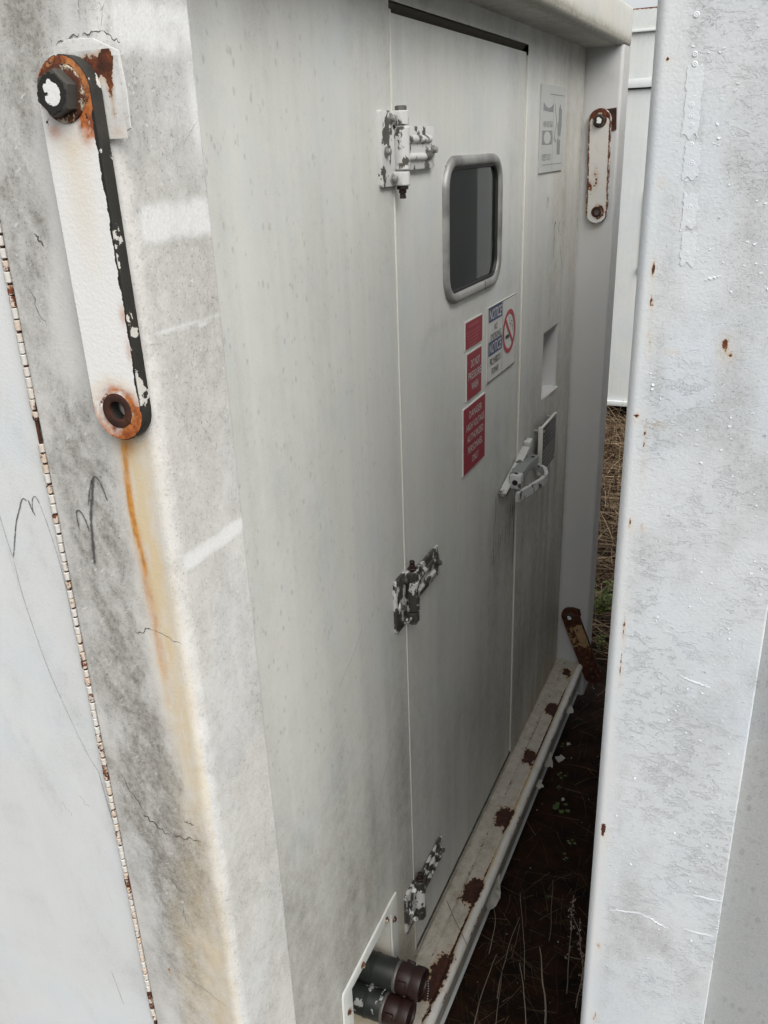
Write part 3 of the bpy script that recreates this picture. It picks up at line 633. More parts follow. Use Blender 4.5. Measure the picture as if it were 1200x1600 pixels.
# --- side hatch with piano hinge (left edge of the photograph)
HY = -.797
def hatch_attr(u, v):
    g_ = .05+.10*bl(u, v, -.07, 1.20, .03, .08)+.10*ss(1.0-v, 0, .5)*0+.22*bl(u, v, -.043, 1.1, .006, .09)+.16*bl(u, v, -.05, .80, .03, .04)
    g_ += .16*np.clip(fbm(u, v, 9, 5, 5, 151)*2-.9, 0, 1)+.25*np.clip(fbm(u, v, 60, 8, 4, 161, .6, .35)*2-1.2, 0, 1)
    return {'grime_shade': g_, 'stain': .10*bl(u, v, -.045, 1.55, .006, .08), 'pale': 0*u, 'rust': 0*u}
hm = gridmesh('hatch', merged(lines(-1.2, -.2, .1), lines(-.2, -.0415, .006)), merged([-.13, .2], lines(.4, 2.1, .012)), lambda u, v: np.stack([u, HY+.0012*(fbm(u, v, 7, 5, 3, 141)-.5)*ss(-.05-u, 0, .03), v], 1), (), hatch_attr)
hatch = put('side_hatch', hm, C1, M['hatch'])
MB().box((-1.2, HY+.001, -.13), (-.0415, HY+.02, 2.1)).obj('hatch_edge', M['hatch'], hatch, angle=0)
MB().box((-.0412, PF+.012, -.13), (-.0332, PF+.03, 2.1)).obj('hinge_gap', M['dark'], C1, angle=0)
FH = FF(0, 0, HY)
ribbon([([(-.118, 1.466), (-.116, 1.44), (-.113, 1.418), (-.1115, 1.414)], .0012), ([(-.1115, 1.412), (-.105, 1.43), (-.096, 1.455), (-.088, 1.470), (-.080, 1.484), (-.074, 1.483)], .0040), ([(-.072, 1.484), (-.069, 1.474), (-.0665, 1.468)], .0044), ([(-.069, 1.470), (-.066, 1.485), (-.061, 1.4895), (-.057, 1.482)], .0026)], .0006).obj('spray_graffiti', M['spray'], hatch, FH, 0)
strokes('spray_drip', [([(-.057, 1.482), (-.051, 1.455), (-.046, 1.42), (-.0435, 1.38), (-.044, 1.33)], .0026), ([(-.112, 1.408), (-.109, 1.359), (-.096, 1.279), (-.078, 1.215), (-.061, 1.166), (-.047, 1.142)], .0028), ([(-.050, 1.145), (-.046, 1.10), (-.043, 1.07)], .004), ([(-.118, 1.43), (-.112, 1.372), (-.1085, 1.372)], .0007), ([(-.1085, 1.372), (-.125, 1.376)], .0007),
        (rag((-.09, 1.10), (-.077, 1.085), 8, .003, 3), .0015), (rag((-.12, 1.08), (-.11, 1.06), 8, .003, 4), .0015), ([(-.077, .97), (-.072, .93)], .002), ([(-.10, .80), (-.095, .77), (-.09, .74)], .003)], M['faint'], hatch, FH, .0006)
me_k = []
for s_ in range(6):
    L = .0108; mb = MB(); mb.cyl((0, 0, 0), (0, 0, L*.90), .0034, 12, bev=.0007); me = mb.mesh('knuckle', 40)
    v = np.array([p[2] for p in mb.v]); setattr_(me, 'rust', np.clip((.10, .22, .30, .36, .44, .72)[s_]+.14*(np.abs(v/L-.45)/.45)**2, 0, 1)); setattr_(me, 'stain', 0*v+.04); me_k.append(me)
piano = MB().cyl((-.0375, HY-.0015, -.10), (-.0375, HY-.0015, 2.08), .0018, 8).obj('piano_hinge', M['rustdark'], C1)
M['knuckle'] = paint('knuckle_paint', (.52, .51, .48), var=.1, streak=0, fine=.1, orange=.2)
for k in range(200):
    z = -.08+k*.0108
    kind = random.choices(range(6), (4, 4, 3.4, 2.6, 1.2, .4))[0]
    if abs(z-1.555) < .012: kind = 5
    m_ = me_k[kind]
    if kind == 5 and random.random() < .5: continue
    put('knuckle', m_, piano, M['knuckle'], Matrix.Translation((-.0375+random.uniform(-.0003, .0003), HY-.0015, z)) @ Matrix.Diagonal((random.uniform(.88, 1.08), 1, random.uniform(.84, 1.06), 1)))
# --- far corner post
r1 = .010
fp = [(.0, W)]+[(x, W) for x in np.linspace(.003, PP-r1, 14)]+[(PP-r1+r1*math.sin(R_(a)), W+r1-r1*math.cos(R_(a))) for a in range(15, 91, 15)]+[(PP, W+.03), (PP, W+.06), (PP, W+.1)]
fp = np.array(fp); SF = np.concatenate([[0], np.cumsum(np.hypot(*np.diff(fp, axis=0).T))])
def far_attr(u, v):
    return {'grime_shade': .04+.18*bl(u, v, .07, 1.965, .03, .018)+.14*ss(v, 1.9, 2.05)+.3*np.exp(-(u/.006)**2)+.22*ss(u, .10, .115), 'stain': .25*bl(u, v, .055, 1.56, .012, .03), 'rust': .2*bl(u, v, .055, 1.575, .01, .006)}
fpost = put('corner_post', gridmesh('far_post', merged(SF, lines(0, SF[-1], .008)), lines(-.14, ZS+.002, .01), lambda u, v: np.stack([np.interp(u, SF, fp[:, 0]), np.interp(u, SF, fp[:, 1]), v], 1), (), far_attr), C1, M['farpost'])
mb = MB(); mb.prism([(.052, 1.886), (.0975, 1.890), (.101, 1.832), (.088, 1.828), (.06, 1.85)], 0, .003); pz = [p[1] for p in mb.v]; mb.obj('wear_pad', M['rustdark'], fpost, FF(0, 0, W))
mb = MB(); mb.prism([(.03, .185), (.05, .232), (.078, .228), (.084, .205), (.07, .18)], 0, .003); mb.obj('wear_pad', M['rustdark'], fpost, FF(0, 0, W))
# --- roof beam / eave: soffit, mossy rolled edge, fascia
r2 = .013
ep = [(0, ZS), (.03, ZS), (.06, ZS), (.08, ZS), (PP-r2, ZS)]+[(PP-r2+r2*math.sin(R_(a)), ZS+r2-r2*math.cos(R_(a))) for a in (20, 40, 60, 80)]+[(PP, ZS+.02), (PP+.001, ZS+.05), (PP+.001, ZS+.085), (PP, ZS+.10), (PP-.008, ZS+.106), (-.05, ZS+.108)]
ep = np.array(ep); SE = np.concatenate([[0], np.cumsum(np.hypot(*np.diff(ep, axis=0).T))])
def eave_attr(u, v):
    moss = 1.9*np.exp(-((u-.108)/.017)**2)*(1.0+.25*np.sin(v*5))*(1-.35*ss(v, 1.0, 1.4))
    return {'grime_shade': .46*(u < .10)+moss+.14+.25*bl(u, v, .06, .9, .03, .2), 'pale': .55*ss(u, .135, .15)*ss(v, .75, 1.1)*0+0*u, 'stain': .12+0*u}
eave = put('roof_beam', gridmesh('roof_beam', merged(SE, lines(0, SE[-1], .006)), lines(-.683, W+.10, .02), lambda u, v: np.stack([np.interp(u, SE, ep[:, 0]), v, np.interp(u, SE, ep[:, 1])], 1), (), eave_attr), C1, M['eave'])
MB().box((0, W+.1, -.14), (PP-.0015, W+.103, ZS+.105)).obj('end_cap', M['farpost'], C1, angle=0)
# body of the container behind the sheets
mb = MB(); X0, Y0, Y1, Z0, Z1 = -6.0, PF+.02, W+.1, -.13, ZS+.106
mb.add([(X0, Y0, Z0), (X0, Y1, Z0), (X0, Y1, Z1), (X0, Y0, Z1), (-.06, Y0, Z0), (-.06, Y1, Z0), (-.06, Y1, Z1), (-.06, Y0, Z1)],
       [(0, 1, 2, 3), (0, 4, 5, 1), (3, 2, 6, 7), (0, 3, 7, 4), (1, 5, 6, 2)])
mb.add([(-.06, Y0, Z1), (-.06, Y1, Z1), (.0, Y1, Z1), (.0, Y0, Z1)], [(0, 1, 2, 3)]); mb.add([(-.06, Y0, Z0), (-.06, Y1, Z0), (.09, Y1, Z0), (.09, Y0, Z0)], [(0, 3, 2, 1)])
mb.add([(-.06, Y0, Z0), (.02, Y0, Z0), (.02, Y0, Z1), (-.06, Y0, Z1)], [(0, 1, 2, 3)]); mb.add([(-.06, Y1, Z0), (.0, Y1, Z0), (.0, Y1, Z1), (-.06, Y1, Z1)], [(0, 3, 2, 1)])
mb.obj('container_body', M['hatch'], C1, angle=0)
# --- service box with two capped couplings at the foot of the end wall
y0, y1, z0, z1 = PBOX; d = -.075
mb = MB(); mb.add([(0, y0, z0), (0, y1, z0), (0, y1, z1), (0, y0, z1), (d, y0, z0), (d, y1, z0), (d, y1, z1), (d, y0, z1)], [(4, 5, 6, 7), (0, 1, 5, 4), (3, 7, 6, 2), (0, 4, 7, 3), (1, 2, 6, 5)])
sb = mb.obj('service_recess', M['wall'], C1, angle=0)
yy, zz = np.array([p[1] for p in mb.v]), np.array([p[2] for p in mb.v]); setattr_(sb.data, 'stain', .55*(zz < .2)); setattr_(sb.data, 'grime_shade', .35*(zz < .2)+.1)
mb = MB(); mb.prism([(-.372, .006), (-.108, .006), (-.108, .309), (-.135, .311), (-.366, .299), (-.372, .29)], .001, .0055, [[(y0, z0), (y1, z0), (y1, z1), (y0, z1)]], bev=.001); mb.obj('cover_frame', M['wall'], sb, FW(0, 0, 0))
for y, z in ((-.128, .250), (-.168, .288), (-.285, .286), (-.353, .235), (-.353, .12), (-.122, .12)):
    mb = MB(); mb.cyl((y, z, .005), (y, z, .0065), .0075, 12); mb.cyl((y, z, .0065), (y, z, .0105), .0052, 6, bev=.0008); mb.obj('bolt', M['rustmid'], sb, FW(0, 0, 0))
def coupling(y, z, r, xe, chain_pts):
    t = thing('pipe_coupling', None, None, (0, y, z)); del t['label']; del t['category']
    T = Matrix.Translation((0, y, z)); t.parent = C1; t.matrix_local = WM[C1.name].inverted() @ T; WM[t.name] = T
    X = frame((0, y, z), (0, 1, 0), (0, 0, 1), (1, 0, 0))
    MB().lathe([(.001, -.074), (r*1.02, -.074), (r*1.02, xe-.062), (r*1.0, xe-.060), (r*.95, xe-.058), (r*.95, xe-.050)], 32, X).lathe([(r*1.02, -.02), (r*1.06, -.019), (r*1.06, -.012), (r*1.02, -.011)], 32, X).obj('pipe', M['greyrub'], t)
    mb = MB(); mb.lathe([(r*.95, xe-.056), (r*1.0, xe-.055), (r*1.03, xe-.050), (r*1.0, xe-.028), (r*.97, xe-.026), (r*.97, xe-.022), (r*1.09, xe-.021), (r*1.10, xe-.018), (r*1.10, xe-.004), (r*1.06, xe), (r*.8, xe), (r*.78, xe-.004), (.001, xe-.004)], 32, X)
    for k in range(3): a = 2*math.pi*k/3+.5; mb.box((-.006, -.006, xe-.048), (.006, .006, xe-.030), .001, Matrix.Translation((0, y, z)) @ frame((0, 0, 0), (0, math.cos(a), math.sin(a)), (0, -math.sin(a), math.cos(a)), (1, 0, 0)) @ Matrix.Translation((r, 0, 0)))
    mb.obj('cap', M['maroon'], t)
    MB().lathe([(r*1.0, xe-.062), (r*1.05, xe-.061), (r*1.07, xe-.058), (r*1.05, xe-.055), (r*.98, xe-.054)], 32, X).obj('clamp_ring', M['bare'], t)
    mb = MB(); P = [Vector(p) for p in chain_pts]
    L = sum((b-a).length for a, b in zip(P, P[1:])); N = int(L/.0058)
    for i in range(N):
        s = L*i/N
        for a, b in zip(P, P[1:]):
            l = (b-a).length
            if s <= l: q = a+(b-a)*(s/l); break
            s -= l
        mb.lathe([(.0001, -.0015), (.0012, -.0009), (.0016, 0), (.0012, .0009), (.0001, .0015)], 6, Matrix.Translation(q))
    mb.obj('bead_chain', M['chain'], t, angle=60)
    return t
def arc(y, z, r, x0, x1, a0, a1, drop=0): return [(x0+(x1-x0)*i/14, y+r*math.cos(R_(a0+(a1-a0)*i/14)), z+r*math.sin(R_(a0+(a1-a0)*i/14))) for i in range(15)]
coupling(-.187, .158, .0315, .096, [(.099, -.168, .150), (.101, -.172, .128), (.100, -.180, .100), (.099, -.195, .085), (.092, -.205, .085)])
coupling(-.229, .106, .0315, .083, arc(-.229, .106, .0345, .016, .018, 95, -60)+[(.02, -.215, .055), (.022, -.22, .03)])
# --- door latch
lt = thing('latch', None, None, (0, 0, 0)); del lt['label']; del lt['category']
T = FW(.76, .99, 0); lt.parent = C1; lt.matrix_local = WM[C1.name].inverted() @ T; WM[lt.name] = T
Rz = Matrix.Rotation(math.atan2(.052, .215), 4, 'Z')
mb = MB(); mb.prism(rrect(-.128, .105, -.012, .012, .0118, 6), 0, .012, bev=.003); mb.prism(rrect(-.135, .108, .006, .014, .0035, 3), 0, .020, bev=.002); mb.obj('latch_base', M['latch'], lt, T @ Rz)
mb = MB(); mb.box((.095, .002, .0), (.122, .028, .022), .004); mb.obj('keeper', M['latch'], lt, T @ Rz)
H = frame((0, .76, .978), (0, 1, 0), (1, 0, 0), (0, 0, -1))     # plan view frame: u along the wall, v away from it
mb = MB(); mb.prism([(-.075, .010), (-.082, .034), (-.050, .044), (.010, .040), (.080, .048), (.088, .034), (.08, .02), (.07, .010)], -.012, .012, bev=.002, T=frame((0, .76, .994), (0, 1, 0), (1, 0, 0), (0, 0, 1)) @ Matrix.Identity(4)); mb.obj('latch_body', M['latchd'], lt)
mb = MB(); mb.box((-.095, .016, -.016), (-.068, .046, .022), .003, frame((0, .76, .985), (0, 1, 0), (1, 0, 0), (0, 0, 1))); mb.obj('lock_housing', M['latch'], lt)
mb = MB(); mb.cyl((.031, .6635, .987), (.031, .667, .987), .0075, 16); mb.obj('keyhole', M['dark'], lt)
mb = MB(); mb.cyl((.030, .680, 1.006), (.030, .680, 1.0078), .005, 12); mb.cyl((.036, .825, 1.005), (.036, .825, 1.0070), .005, 12); mb.obj('screw_hole', M['dark'], lt)
hp = [(.040, .655), (.050, .69), (.064, .73), (.076, .765), (.080, .805), (.066, .842), (.044, .862), (.022, .866)]
vs = []; fs = []; t_ = .005
Q = [Vector(p) for p in hp]; m = len(Q)
for i, q in enumerate(Q):
    d_ = (Q[min(i+1, m-1)]-Q[max(i-1, 0)]).normalized(); nn = Vector((d_.y, -d_.x)); hz = .012 if i < 6 else .010
    zc = .950+.016*i/(m-1)
    for s1, s2 in ((-1, -1), (1, -1), (1, 1), (-1, 1)): p = q+nn*s1*t_; vs.append((p.x, p.y, zc+s2*hz))
for i in range(m-1):
    for k in range(4): fs.append((i*4+k, i*4+(k+1) % 4, i*4+4+(k+1) % 4, i*4+4+k))
fs += [(3, 2, 1, 0), tuple(range((m-1)*4, m*4))]
mb = MB(); mb.add(vs, fs); mb.obj('pull_handle', M['latch'], lt)
mb = MB(); mb.box((-.10, -.022, 0), (-.06, .0, .010), .002); mb.obj('latch_bolt', M['rustdark'], lt, T @ Rz)
# drips and marker on the wall and the door
ribbon([(rag((1.112, 1.583), (1.121, 1.597), 4, .001, 1)+[(1.128, 1.594)], .006), ([(1.112, 1.583), (1.114, 1.558), (1.118, 1.50)], .0035), ([(1.114, 1.560), (1.126, 1.548)], .007), ([(1.126, 1.548), (1.139, 1.515)], .003), ([(1.176, 1.596), (1.164, 1.579), (1.172, 1.566)], .0045), ([(1.180, 1.562), (1.192, 1.556)], .007), ([(1.222, 1.592), (1.226, 1.578)], .006), ([(1.243, 1.62), (1.250, 1.558)], .003), ([(1.130, 1.470), (1.170, 1.495)], .004), ([(1.19, 1.53), (1.21, 1.49), (1.235, 1.455)], .003)], .0008).obj('marker_scrawl', M['marker'], C1, FW(0, 0, 0), 0)
dk = []
for y, za, zb, w in ((.607, .965, .885, .0035), (.783, .895, .69, .0045), (.745, .90, .80, .004), (.70, .85, .79, .003), (.67, .86, .815, .003), (.655, .84, .80, .003), (.64, .835, .77, .003), (.59, .83, .77, .003), (.60, .80, .745, .0025), (.575, .82, .765, .0025), (.765, .88, .84, .005)):
    dk.append(([(y, za), (y+.002, (za+zb)/2), (y-.001, zb)], w))
strokes('oil_drip', [(p_, w_*1.7) for p_, w_ in dk], M['crack'], door, FW(0, 0, DX))
dk = [([(y, za), (y, zb)], w) for y, za, zb, w in ((.845, .95, .80, .004), (.865, .95, .755, .006), (.885, .95, .74, .0045), (.905, .93, .80, .004), (.825, .93, .84, .003))]
strokes('oil_drip', dk, M['crack'], C1, FW(0, 0, 0), .0008, False)
strokes('scratch', [([(-.44, .61), (-.45, .56)], .0012), ([(-.425, .645), (-.435, .575)], .0012), ([(-.42, .49), (-.40, .45), (-.405, .40)], .0016)], M['faint'], C1, FW(0, 0, 0), .0008, False)
strokes('scuff', [([(-.30, .96), (-.24, .99), (-.20, 1.02)], .004), ([(-.16, .63), (-.12, .66), (-.08, .70)], .005), ([(-.42, .47), (-.405, .435)], .003), ([(-.07, .74), (-.02, .76)], .003)], M['lightline'], C1, FW(0, 0, 0))

# ------------------------------------------------------------------ LINK BARS (things: each swings on its own bolt)
def bar_outline(hw, L, n=14):
    return [(hw*math.cos(R_(180*i/n)), hw*math.sin(R_(180*i/n))) for i in range(n+1)]+[(-hw*math.cos(R_(180*i/n)), -L-hw*math.sin(R_(180*i/n))) for i in range(n+1)]
def link_bar(label, Mw, mat, field, hw, bolt_r=.0172, bolt_h=.0105, grp='hanging link bars'):
    t = thing('link_bar', label, 'link bar', (0, 0, 0), grp, Mw)
    L, th = .254, .0125; hole = circ(0, -L, .009, 20)
    mb = MB(); mb.prism(bar_outline(hw, L), .0005, th, [hole], bev=.0012); 
    # finer sheet on the front so that wear can have a shape
    bar = mb.obj('bar', M[mat+'_edge'], t, Mw)
    us = lines(-hw+.0012, hw-.0012, .0018); vs = lines(-L-hw+.001, hw-.001, .0025)
    def inside(u, v):
        d = np.where(v > 0, np.hypot(u, v), np.where(v < -L, np.hypot(u, v+L), np.abs(u))); return d
    nu = len(us); U, V = np.meshgrid(us, vs); D = inside(U, V)
    # pull boundary vertices onto the outline
    U2, V2 = U.copy(), V.copy(); lim = hw-.0011; k = D > lim
    top, bot = V > 0, V < -L
    for msk, c in ((top & k, 0.), (bot & k, -L)):
        dd = np.hypot(U, V-c); U2[msk] = U[msk]/dd[msk]*lim; V2[msk] = c+(V-c)[msk]/dd[msk]*lim
    keep = D <= lim+.0022
    fs = []; HD = np.hypot(U, V+L)
    for j in range(len(vs)-1):
        for i in range(nu-1):
            q = [(j, i), (j, i+1), (j+1, i+1), (j+1, i)]
            if all(keep[a] for a in q) and min(HD[a] for a in q) > .0105: fs.append(tuple(a*nu+b for a, b in q))
    me = bpy.data.meshes.new('bar_face'); me.from_pydata([(a, b, th+.0004) for a, b in zip(U2.ravel(), V2.ravel())], [], fs); me.update(); me.shade_smooth()
    for kk, arr in field(U.ravel(), V.ravel(), hw, L).items(): setattr_(me, kk, np.clip(arr, 0, 1.5))
    put('face_paint', me, bar, M[mat], Mw)
    mb = MB(); mb.prism(circ(0, -L, .0158, 28), th-.002, th+.0016, [circ(0, -L, .0085, 20)], bev=.0006); mb.obj('bushing', M['rustdark'], t, Mw)
    MB().prism(circ(0, 0, bolt_r+.004, 26), th, th+.0025, bev=.0006).obj('washer', M['rustmid'], t, Mw)
    mb = MB(); mb.prism(hexa(bolt_r, .3), th+.0025, th+.0025+bolt_h, bev=.0022); b = mb.obj('bolt', M['bolthead'], t, Mw)
    R0 = bolt_r*.84; gl = lines(-R0, R0, R0/9); UU, VV = np.meshgrid(gl, gl); NN = len(gl); kp = np.hypot(UU, VV) <= R0*1.02
    me = bpy.data.meshes.new('bolt_paint'); me.from_pydata([(a, b_, th+.0025+bolt_h+.0003) for a, b_ in zip(UU.ravel(), VV.ravel())], [], [(j_*NN+i_, j_*NN+i_+1, (j_+1)*NN+i_+1, (j_+1)*NN+i_) for j_ in range(NN-1) for i_ in range(NN-1) if kp[j_, i_] and kp[j_, i_+1] and kp[j_+1, i_] and kp[j_+1, i_+1]]); me.update()
    setattr_(me, 'chip', (.30+.75*ss(np.hypot(UU*1.15, VV*.92)/R0, .45, .95)+.5*(fbm(UU, VV, 130, 130, 3, 281)-.5)).ravel()); put('bolt_paint', me, b, M['link'], Mw)
    return t
M['bolthead'] = flat('bolt_head_steel', (.055, .052, .045), .5, .2, .5, 70, .5)
n = NT('bar_edge_dark'); a = n.noise(45, 5, .6); c = n.mix(n.step(a, .575, .59), n.ramp(n.noise(50, 5, .7), [(0, (.010, .011, .010)), (.6, (.026, .024, .020)), (1, (.10, .04, .02))]), (.50, .49, .45))
M['link_edge'] = n.out(c, .6, 0, n.bump(n.noise(160, 4, .7), .5, .001), .35)
M['linkfar_edge'] = rusty('far_bar_edge', .50, dark=.3); M['linkrust_edge'] = rusty('rusty_bar_edge', .68, dark=.6); 
M['linkrust'] = paint('rusty_link_paint', (.24, .15, .08), var=.1, streak=0, fine=.1, orange=.7, rustdark=.35)
def f_near(u, v, hw, L):
    n1 = fbm(u, v, 160, 160, 4, 7)-.5; n2 = fbm(u, v, 420, 420, 3, 9)-.5
    top = np.hypot(u, v)+.012*n1; hb = np.hypot(u, v+L)+.010*n1; ang = np.arctan2(v+L, u)
    run = 1.25*ss(top, .010, .014)*np.maximum(ss(v+.02*n1, -.002, .008), ss(u, .006, .014)*ss(v+.03*n1, -.034, -.020))
    run += .75*bl(u, v, .016, -.030, .006, .008)+.55*bl(u, v, -.016, -.026, .007, .006)
    run += 1.1*np.exp(-((hb-.0195)/.0050)**2)*np.clip(.72+.40*np.cos(ang+.6)+.25*np.exp(-((ang-1.6)/.35)**2)+1.2*n1, 0, 1.4)+.95*ss(hb, .021, .026)*(v < -L+.004)*np.clip(.8+.3*np.cos(ang+.7), 0, 1)
    run += .5*bl(u, v, hw-.004, -.17, .004, .008)+.4*bl(u, v, hw-.004, -.20, .003, .01)
    rs = .50*ss(top, .012, .016)*(top < .027)*(v > -.01)+.42*np.exp(-((hb-.017)/.003)**2)
    ed = hw-.0012-u
    ch = .80*np.exp(-(ed/(.0012+.0032*np.clip(fbm(v, v*0+.3, 90, 1, 4, 77)*1.6-.35, 0, 1)))**2)*(v < -.012)*(v > -L)+.55*np.exp(-((hw-.001+u)/.0016)**2)*ss(-v, .145, .165)*(1-ss(-v, .20, .215))
    ch += .62*bl(u, v, -.021, -.020, .004, .006)+.68*bl(u, v, .008, .016, .008, .006)+.62*bl(u, v, .014, .004, .006, .010)+.5*bl(u, v, .019, -.018, .003, .006)
    return {'rust': rs, 'chip': ch, 'run': run, 'stain': .34*np.exp(-(u/.013)**2)*ss(-v, .02, .04)*(1-ss(-v, .06, .17))+.3*bl(u, v, .0, -.034, .018, .012)+.35*np.exp(-((hb-.026)/.006)**2)}
link_bar('long white link bar hanging straight down from a rusty bolt on the near corner post', FF(.0765, 1.8505, PF-.0025) @ Matrix.Rotation(R_(.8), 4, 'Z'), 'link', f_near, .0275)
def f_far(u, v, hw, L):
    hb = np.hypot(u, v+L); rs = .9*ss(v, .0, .012)*(.6+.8*(fbm(u, v, 90, 90, 4, 251)))+.5*np.exp(-((hb-.019)/.005)**2)*ss(u, -.02, .02)
    rs += .42*ss(hw-.003-np.abs(u), .006, 0)+.26*bl(u, v, -.005, -.16, .015, .05)+.36*bl(u, v, -.022, -.18, .006, .02)+.18
    return {'rust': rs, 'chip': .30+0*u, 'stain': .1+0*u}
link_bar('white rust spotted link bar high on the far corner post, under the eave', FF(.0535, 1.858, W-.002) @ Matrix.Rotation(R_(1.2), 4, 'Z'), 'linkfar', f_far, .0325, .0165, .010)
def f_rust(u, v, hw, L):
    rs = .46+.20*ss(-v, .12, .15)+.5*ss(v, -.045, -.030)-.12*bl(u, v, .014, -.09, .014, .05)+.08*(u < 0)
    return {'rust': rs, 'chip': .25+.5*ss(v, -.045, -.030), 'stain': .35+0*u}
link_bar('heavily rusted link bar slanting down at the foot of the far corner post', FF(.046, .199, W-.002) @ Matrix.Rotation(R_(22), 4, 'Z'), 'linkrust', f_rust, .0325, .0165, .010)

# ------------------------------------------------------------------ SIGNS
def sign(label, y0, y1, z0, z1, mat, x=DX, th=.003, name='sign', cat='sign', edge=None, grp=None):
    yc, zc = (y0+y1)/2, (z0+z1)/2; T = FW(yc, zc, x+.0004); w, h = (y1-y0)/2, (z1-z0)/2
    mb = MB(); mb.box((-w, -h, 0), (w, h, th-.0003))
    s = put(name, mb.mesh(name, 0), None, M[edge or mat], T); tag(s, label, cat, grp)
    if edge: MB().box((-w+.0035, -h+.001, th-.0006), (w-.001, h-.0025, th)).obj('sign_face', M[mat], s, T, 0)
    return s, T, w, h
s, T, w, h = sign('small red sign with faded illegible lines, topmost of the red signs below the window', .357, .475, 1.396, 1.457, 'red', edge='white')
mb = MB(); r = random.Random(3)
def scribble(mb, u0, u1, v, hh, r, n=.0034, gap=.004):
    u = u0
    while u < u1: 
        l = r.uniform(.004, .012); mb.add([(u, v-hh/2, n), (min(u+l, u1), v-hh/2, n), (min(u+l, u1), v+hh/2, n), (u, v+hh/2, n)], [(0, 1, 2, 3)]); u += l+r.uniform(.002, gap)
scribble(mb, -.036, .030, .018, .006, r)
for k in range(5): scribble(mb, -.050+.004*k, .046-.006*k, .005-.0075*k, .003, r)
mb.obj('faded_lines', M['pinkish'], s, T, 0)
s, T, w, h = sign('red sign reading DO NOT PRESSURE WASH in white capitals', .367, .471, 1.281, 1.387, 'red', edge='white')
mb = MB(); letter(mb, 'DO NOT', .006, .026, .017, .062); letter(mb, 'PRESSURE', .002, .0, .017, .088); letter(mb, 'WASH', .002, -.026, .017, .046); mb.obj('lettering', M['white'], s, T, 0)
s, T, w, h = sign('large red DANGER HIGH VOLTAGE sign, lowest of the red signs on the door', .345, .502, 1.112, 1.269, 'red', edge='white')
mb = MB()
for i, (tx, ww) in enumerate((('DANGER', .090), ('HIGH VOLTAGE', .126), ('AUTHORIZED', .114), ('PERSONNEL', .104), ('ONLY', .046))): letter(mb, tx, .004, .056-.0275*i, .0165, ww)
mb.obj('lettering', M['white'], s, T, 0)
s, T, w, h = sign('white NOTICE no smoking sign with a red barred circle, beside the red signs', .514, .745, 1.286, 1.460, 'white')
mb = MB(); L0, L1 = -.112, .000
for v in (.052, -.026): mb.add([(L0+.004, v, .0033), (L1-.003, v, .0033), (L1-.003, v+.033, .0033), (L0+.004, v+.033, .0033)], [(0, 1, 2, 3)])
mb.obj('blue_band', M['blue'], s, T, 0)
mb = MB()
for v in (.0685, -.0095): letter(mb, 'NOTICE', -.056, v, .024, .096, n=.0037, italic=.25, bold=.01)
mb.obj('notice_lettering', M['white'], s, T, 0)
mb = MB(); letter(mb, 'NO', -.052, .037, .015, .024, n=.0035); letter(mb, 'SMOKING', -.052, .016, .016, .084, n=.0035); letter(mb, 'PROHIBIDO', -.054, -.042, .017, .084, n=.0035); letter(mb, 'FUMAR', -.054, -.066, .016, .054, n=.0035)
for a, b in (((-.1155, .0855), (.1155, .087)), ((-.1155, -.087), (.1155, -.0855)), ((.0005, -.086), (.002, .086)), ((-.1155, -.087), (-.1145, .087)), ((.1145, -.087), (.1155, .087))): mb.add([(a[0], a[1], .0034), (b[0], a[1], .0034), (b[0], b[1], .0034), (a[0], b[1], .0034)], [(0, 1, 2, 3)])
cu, cv = .058, .004
mb.add([(cu-.030, cv-.016, .0034), (cu+.002, cv-.016, .0034), (cu+.002, cv-.007, .0034), (cu-.030, cv-.007, .0034)], [(0, 1, 2, 3)])
mb.obj('lettering', M['black'], s, T, 0)
mb = MB(); n_ = 40; ro, ri = .0535, .0425
mb.add([(cu+rr*math.cos(2*math.pi*i/n_), cv+rr*math.sin(2*math.pi*i/n_), .0038) for rr in (ri, ro) for i in range(n_)], [(i, (i+1) % n_, n_+(i+1) % n_, n_+i) for i in range(n_)])
a = R_(135); dx, dy = math.cos(a), math.sin(a); px, py = -dy*.0045, dx*.0045
mb.add([(cu+dx*.044*s1+px*s2, cv+dy*.044*s1+py*s2, .0039) for s1, s2 in ((-1, -1), (1, -1), (1, 1), (-1, 1))], [(3, 2, 1, 0)])
mb.obj('barred_circle', flat('sign_red_ring', (.40, .035, .045), .45, 0, .1), s, T, 0)
mb = ribbon([([(cu+.010, cv+.034), (cu+.002, cv+.028), (cu+.004, cv+.018), (cu+.013, cv+.016), (cu+.014, cv+.006)], .0028), ([(cu+.014, cv+.022), (cu+.024, cv+.021), (cu+.023, cv+.011), (cu+.030, cv+.008), (cu+.030, cv-.006)], .0028)], .0036); mb.obj('smoke_curl', M['marker'], s, T, 0)
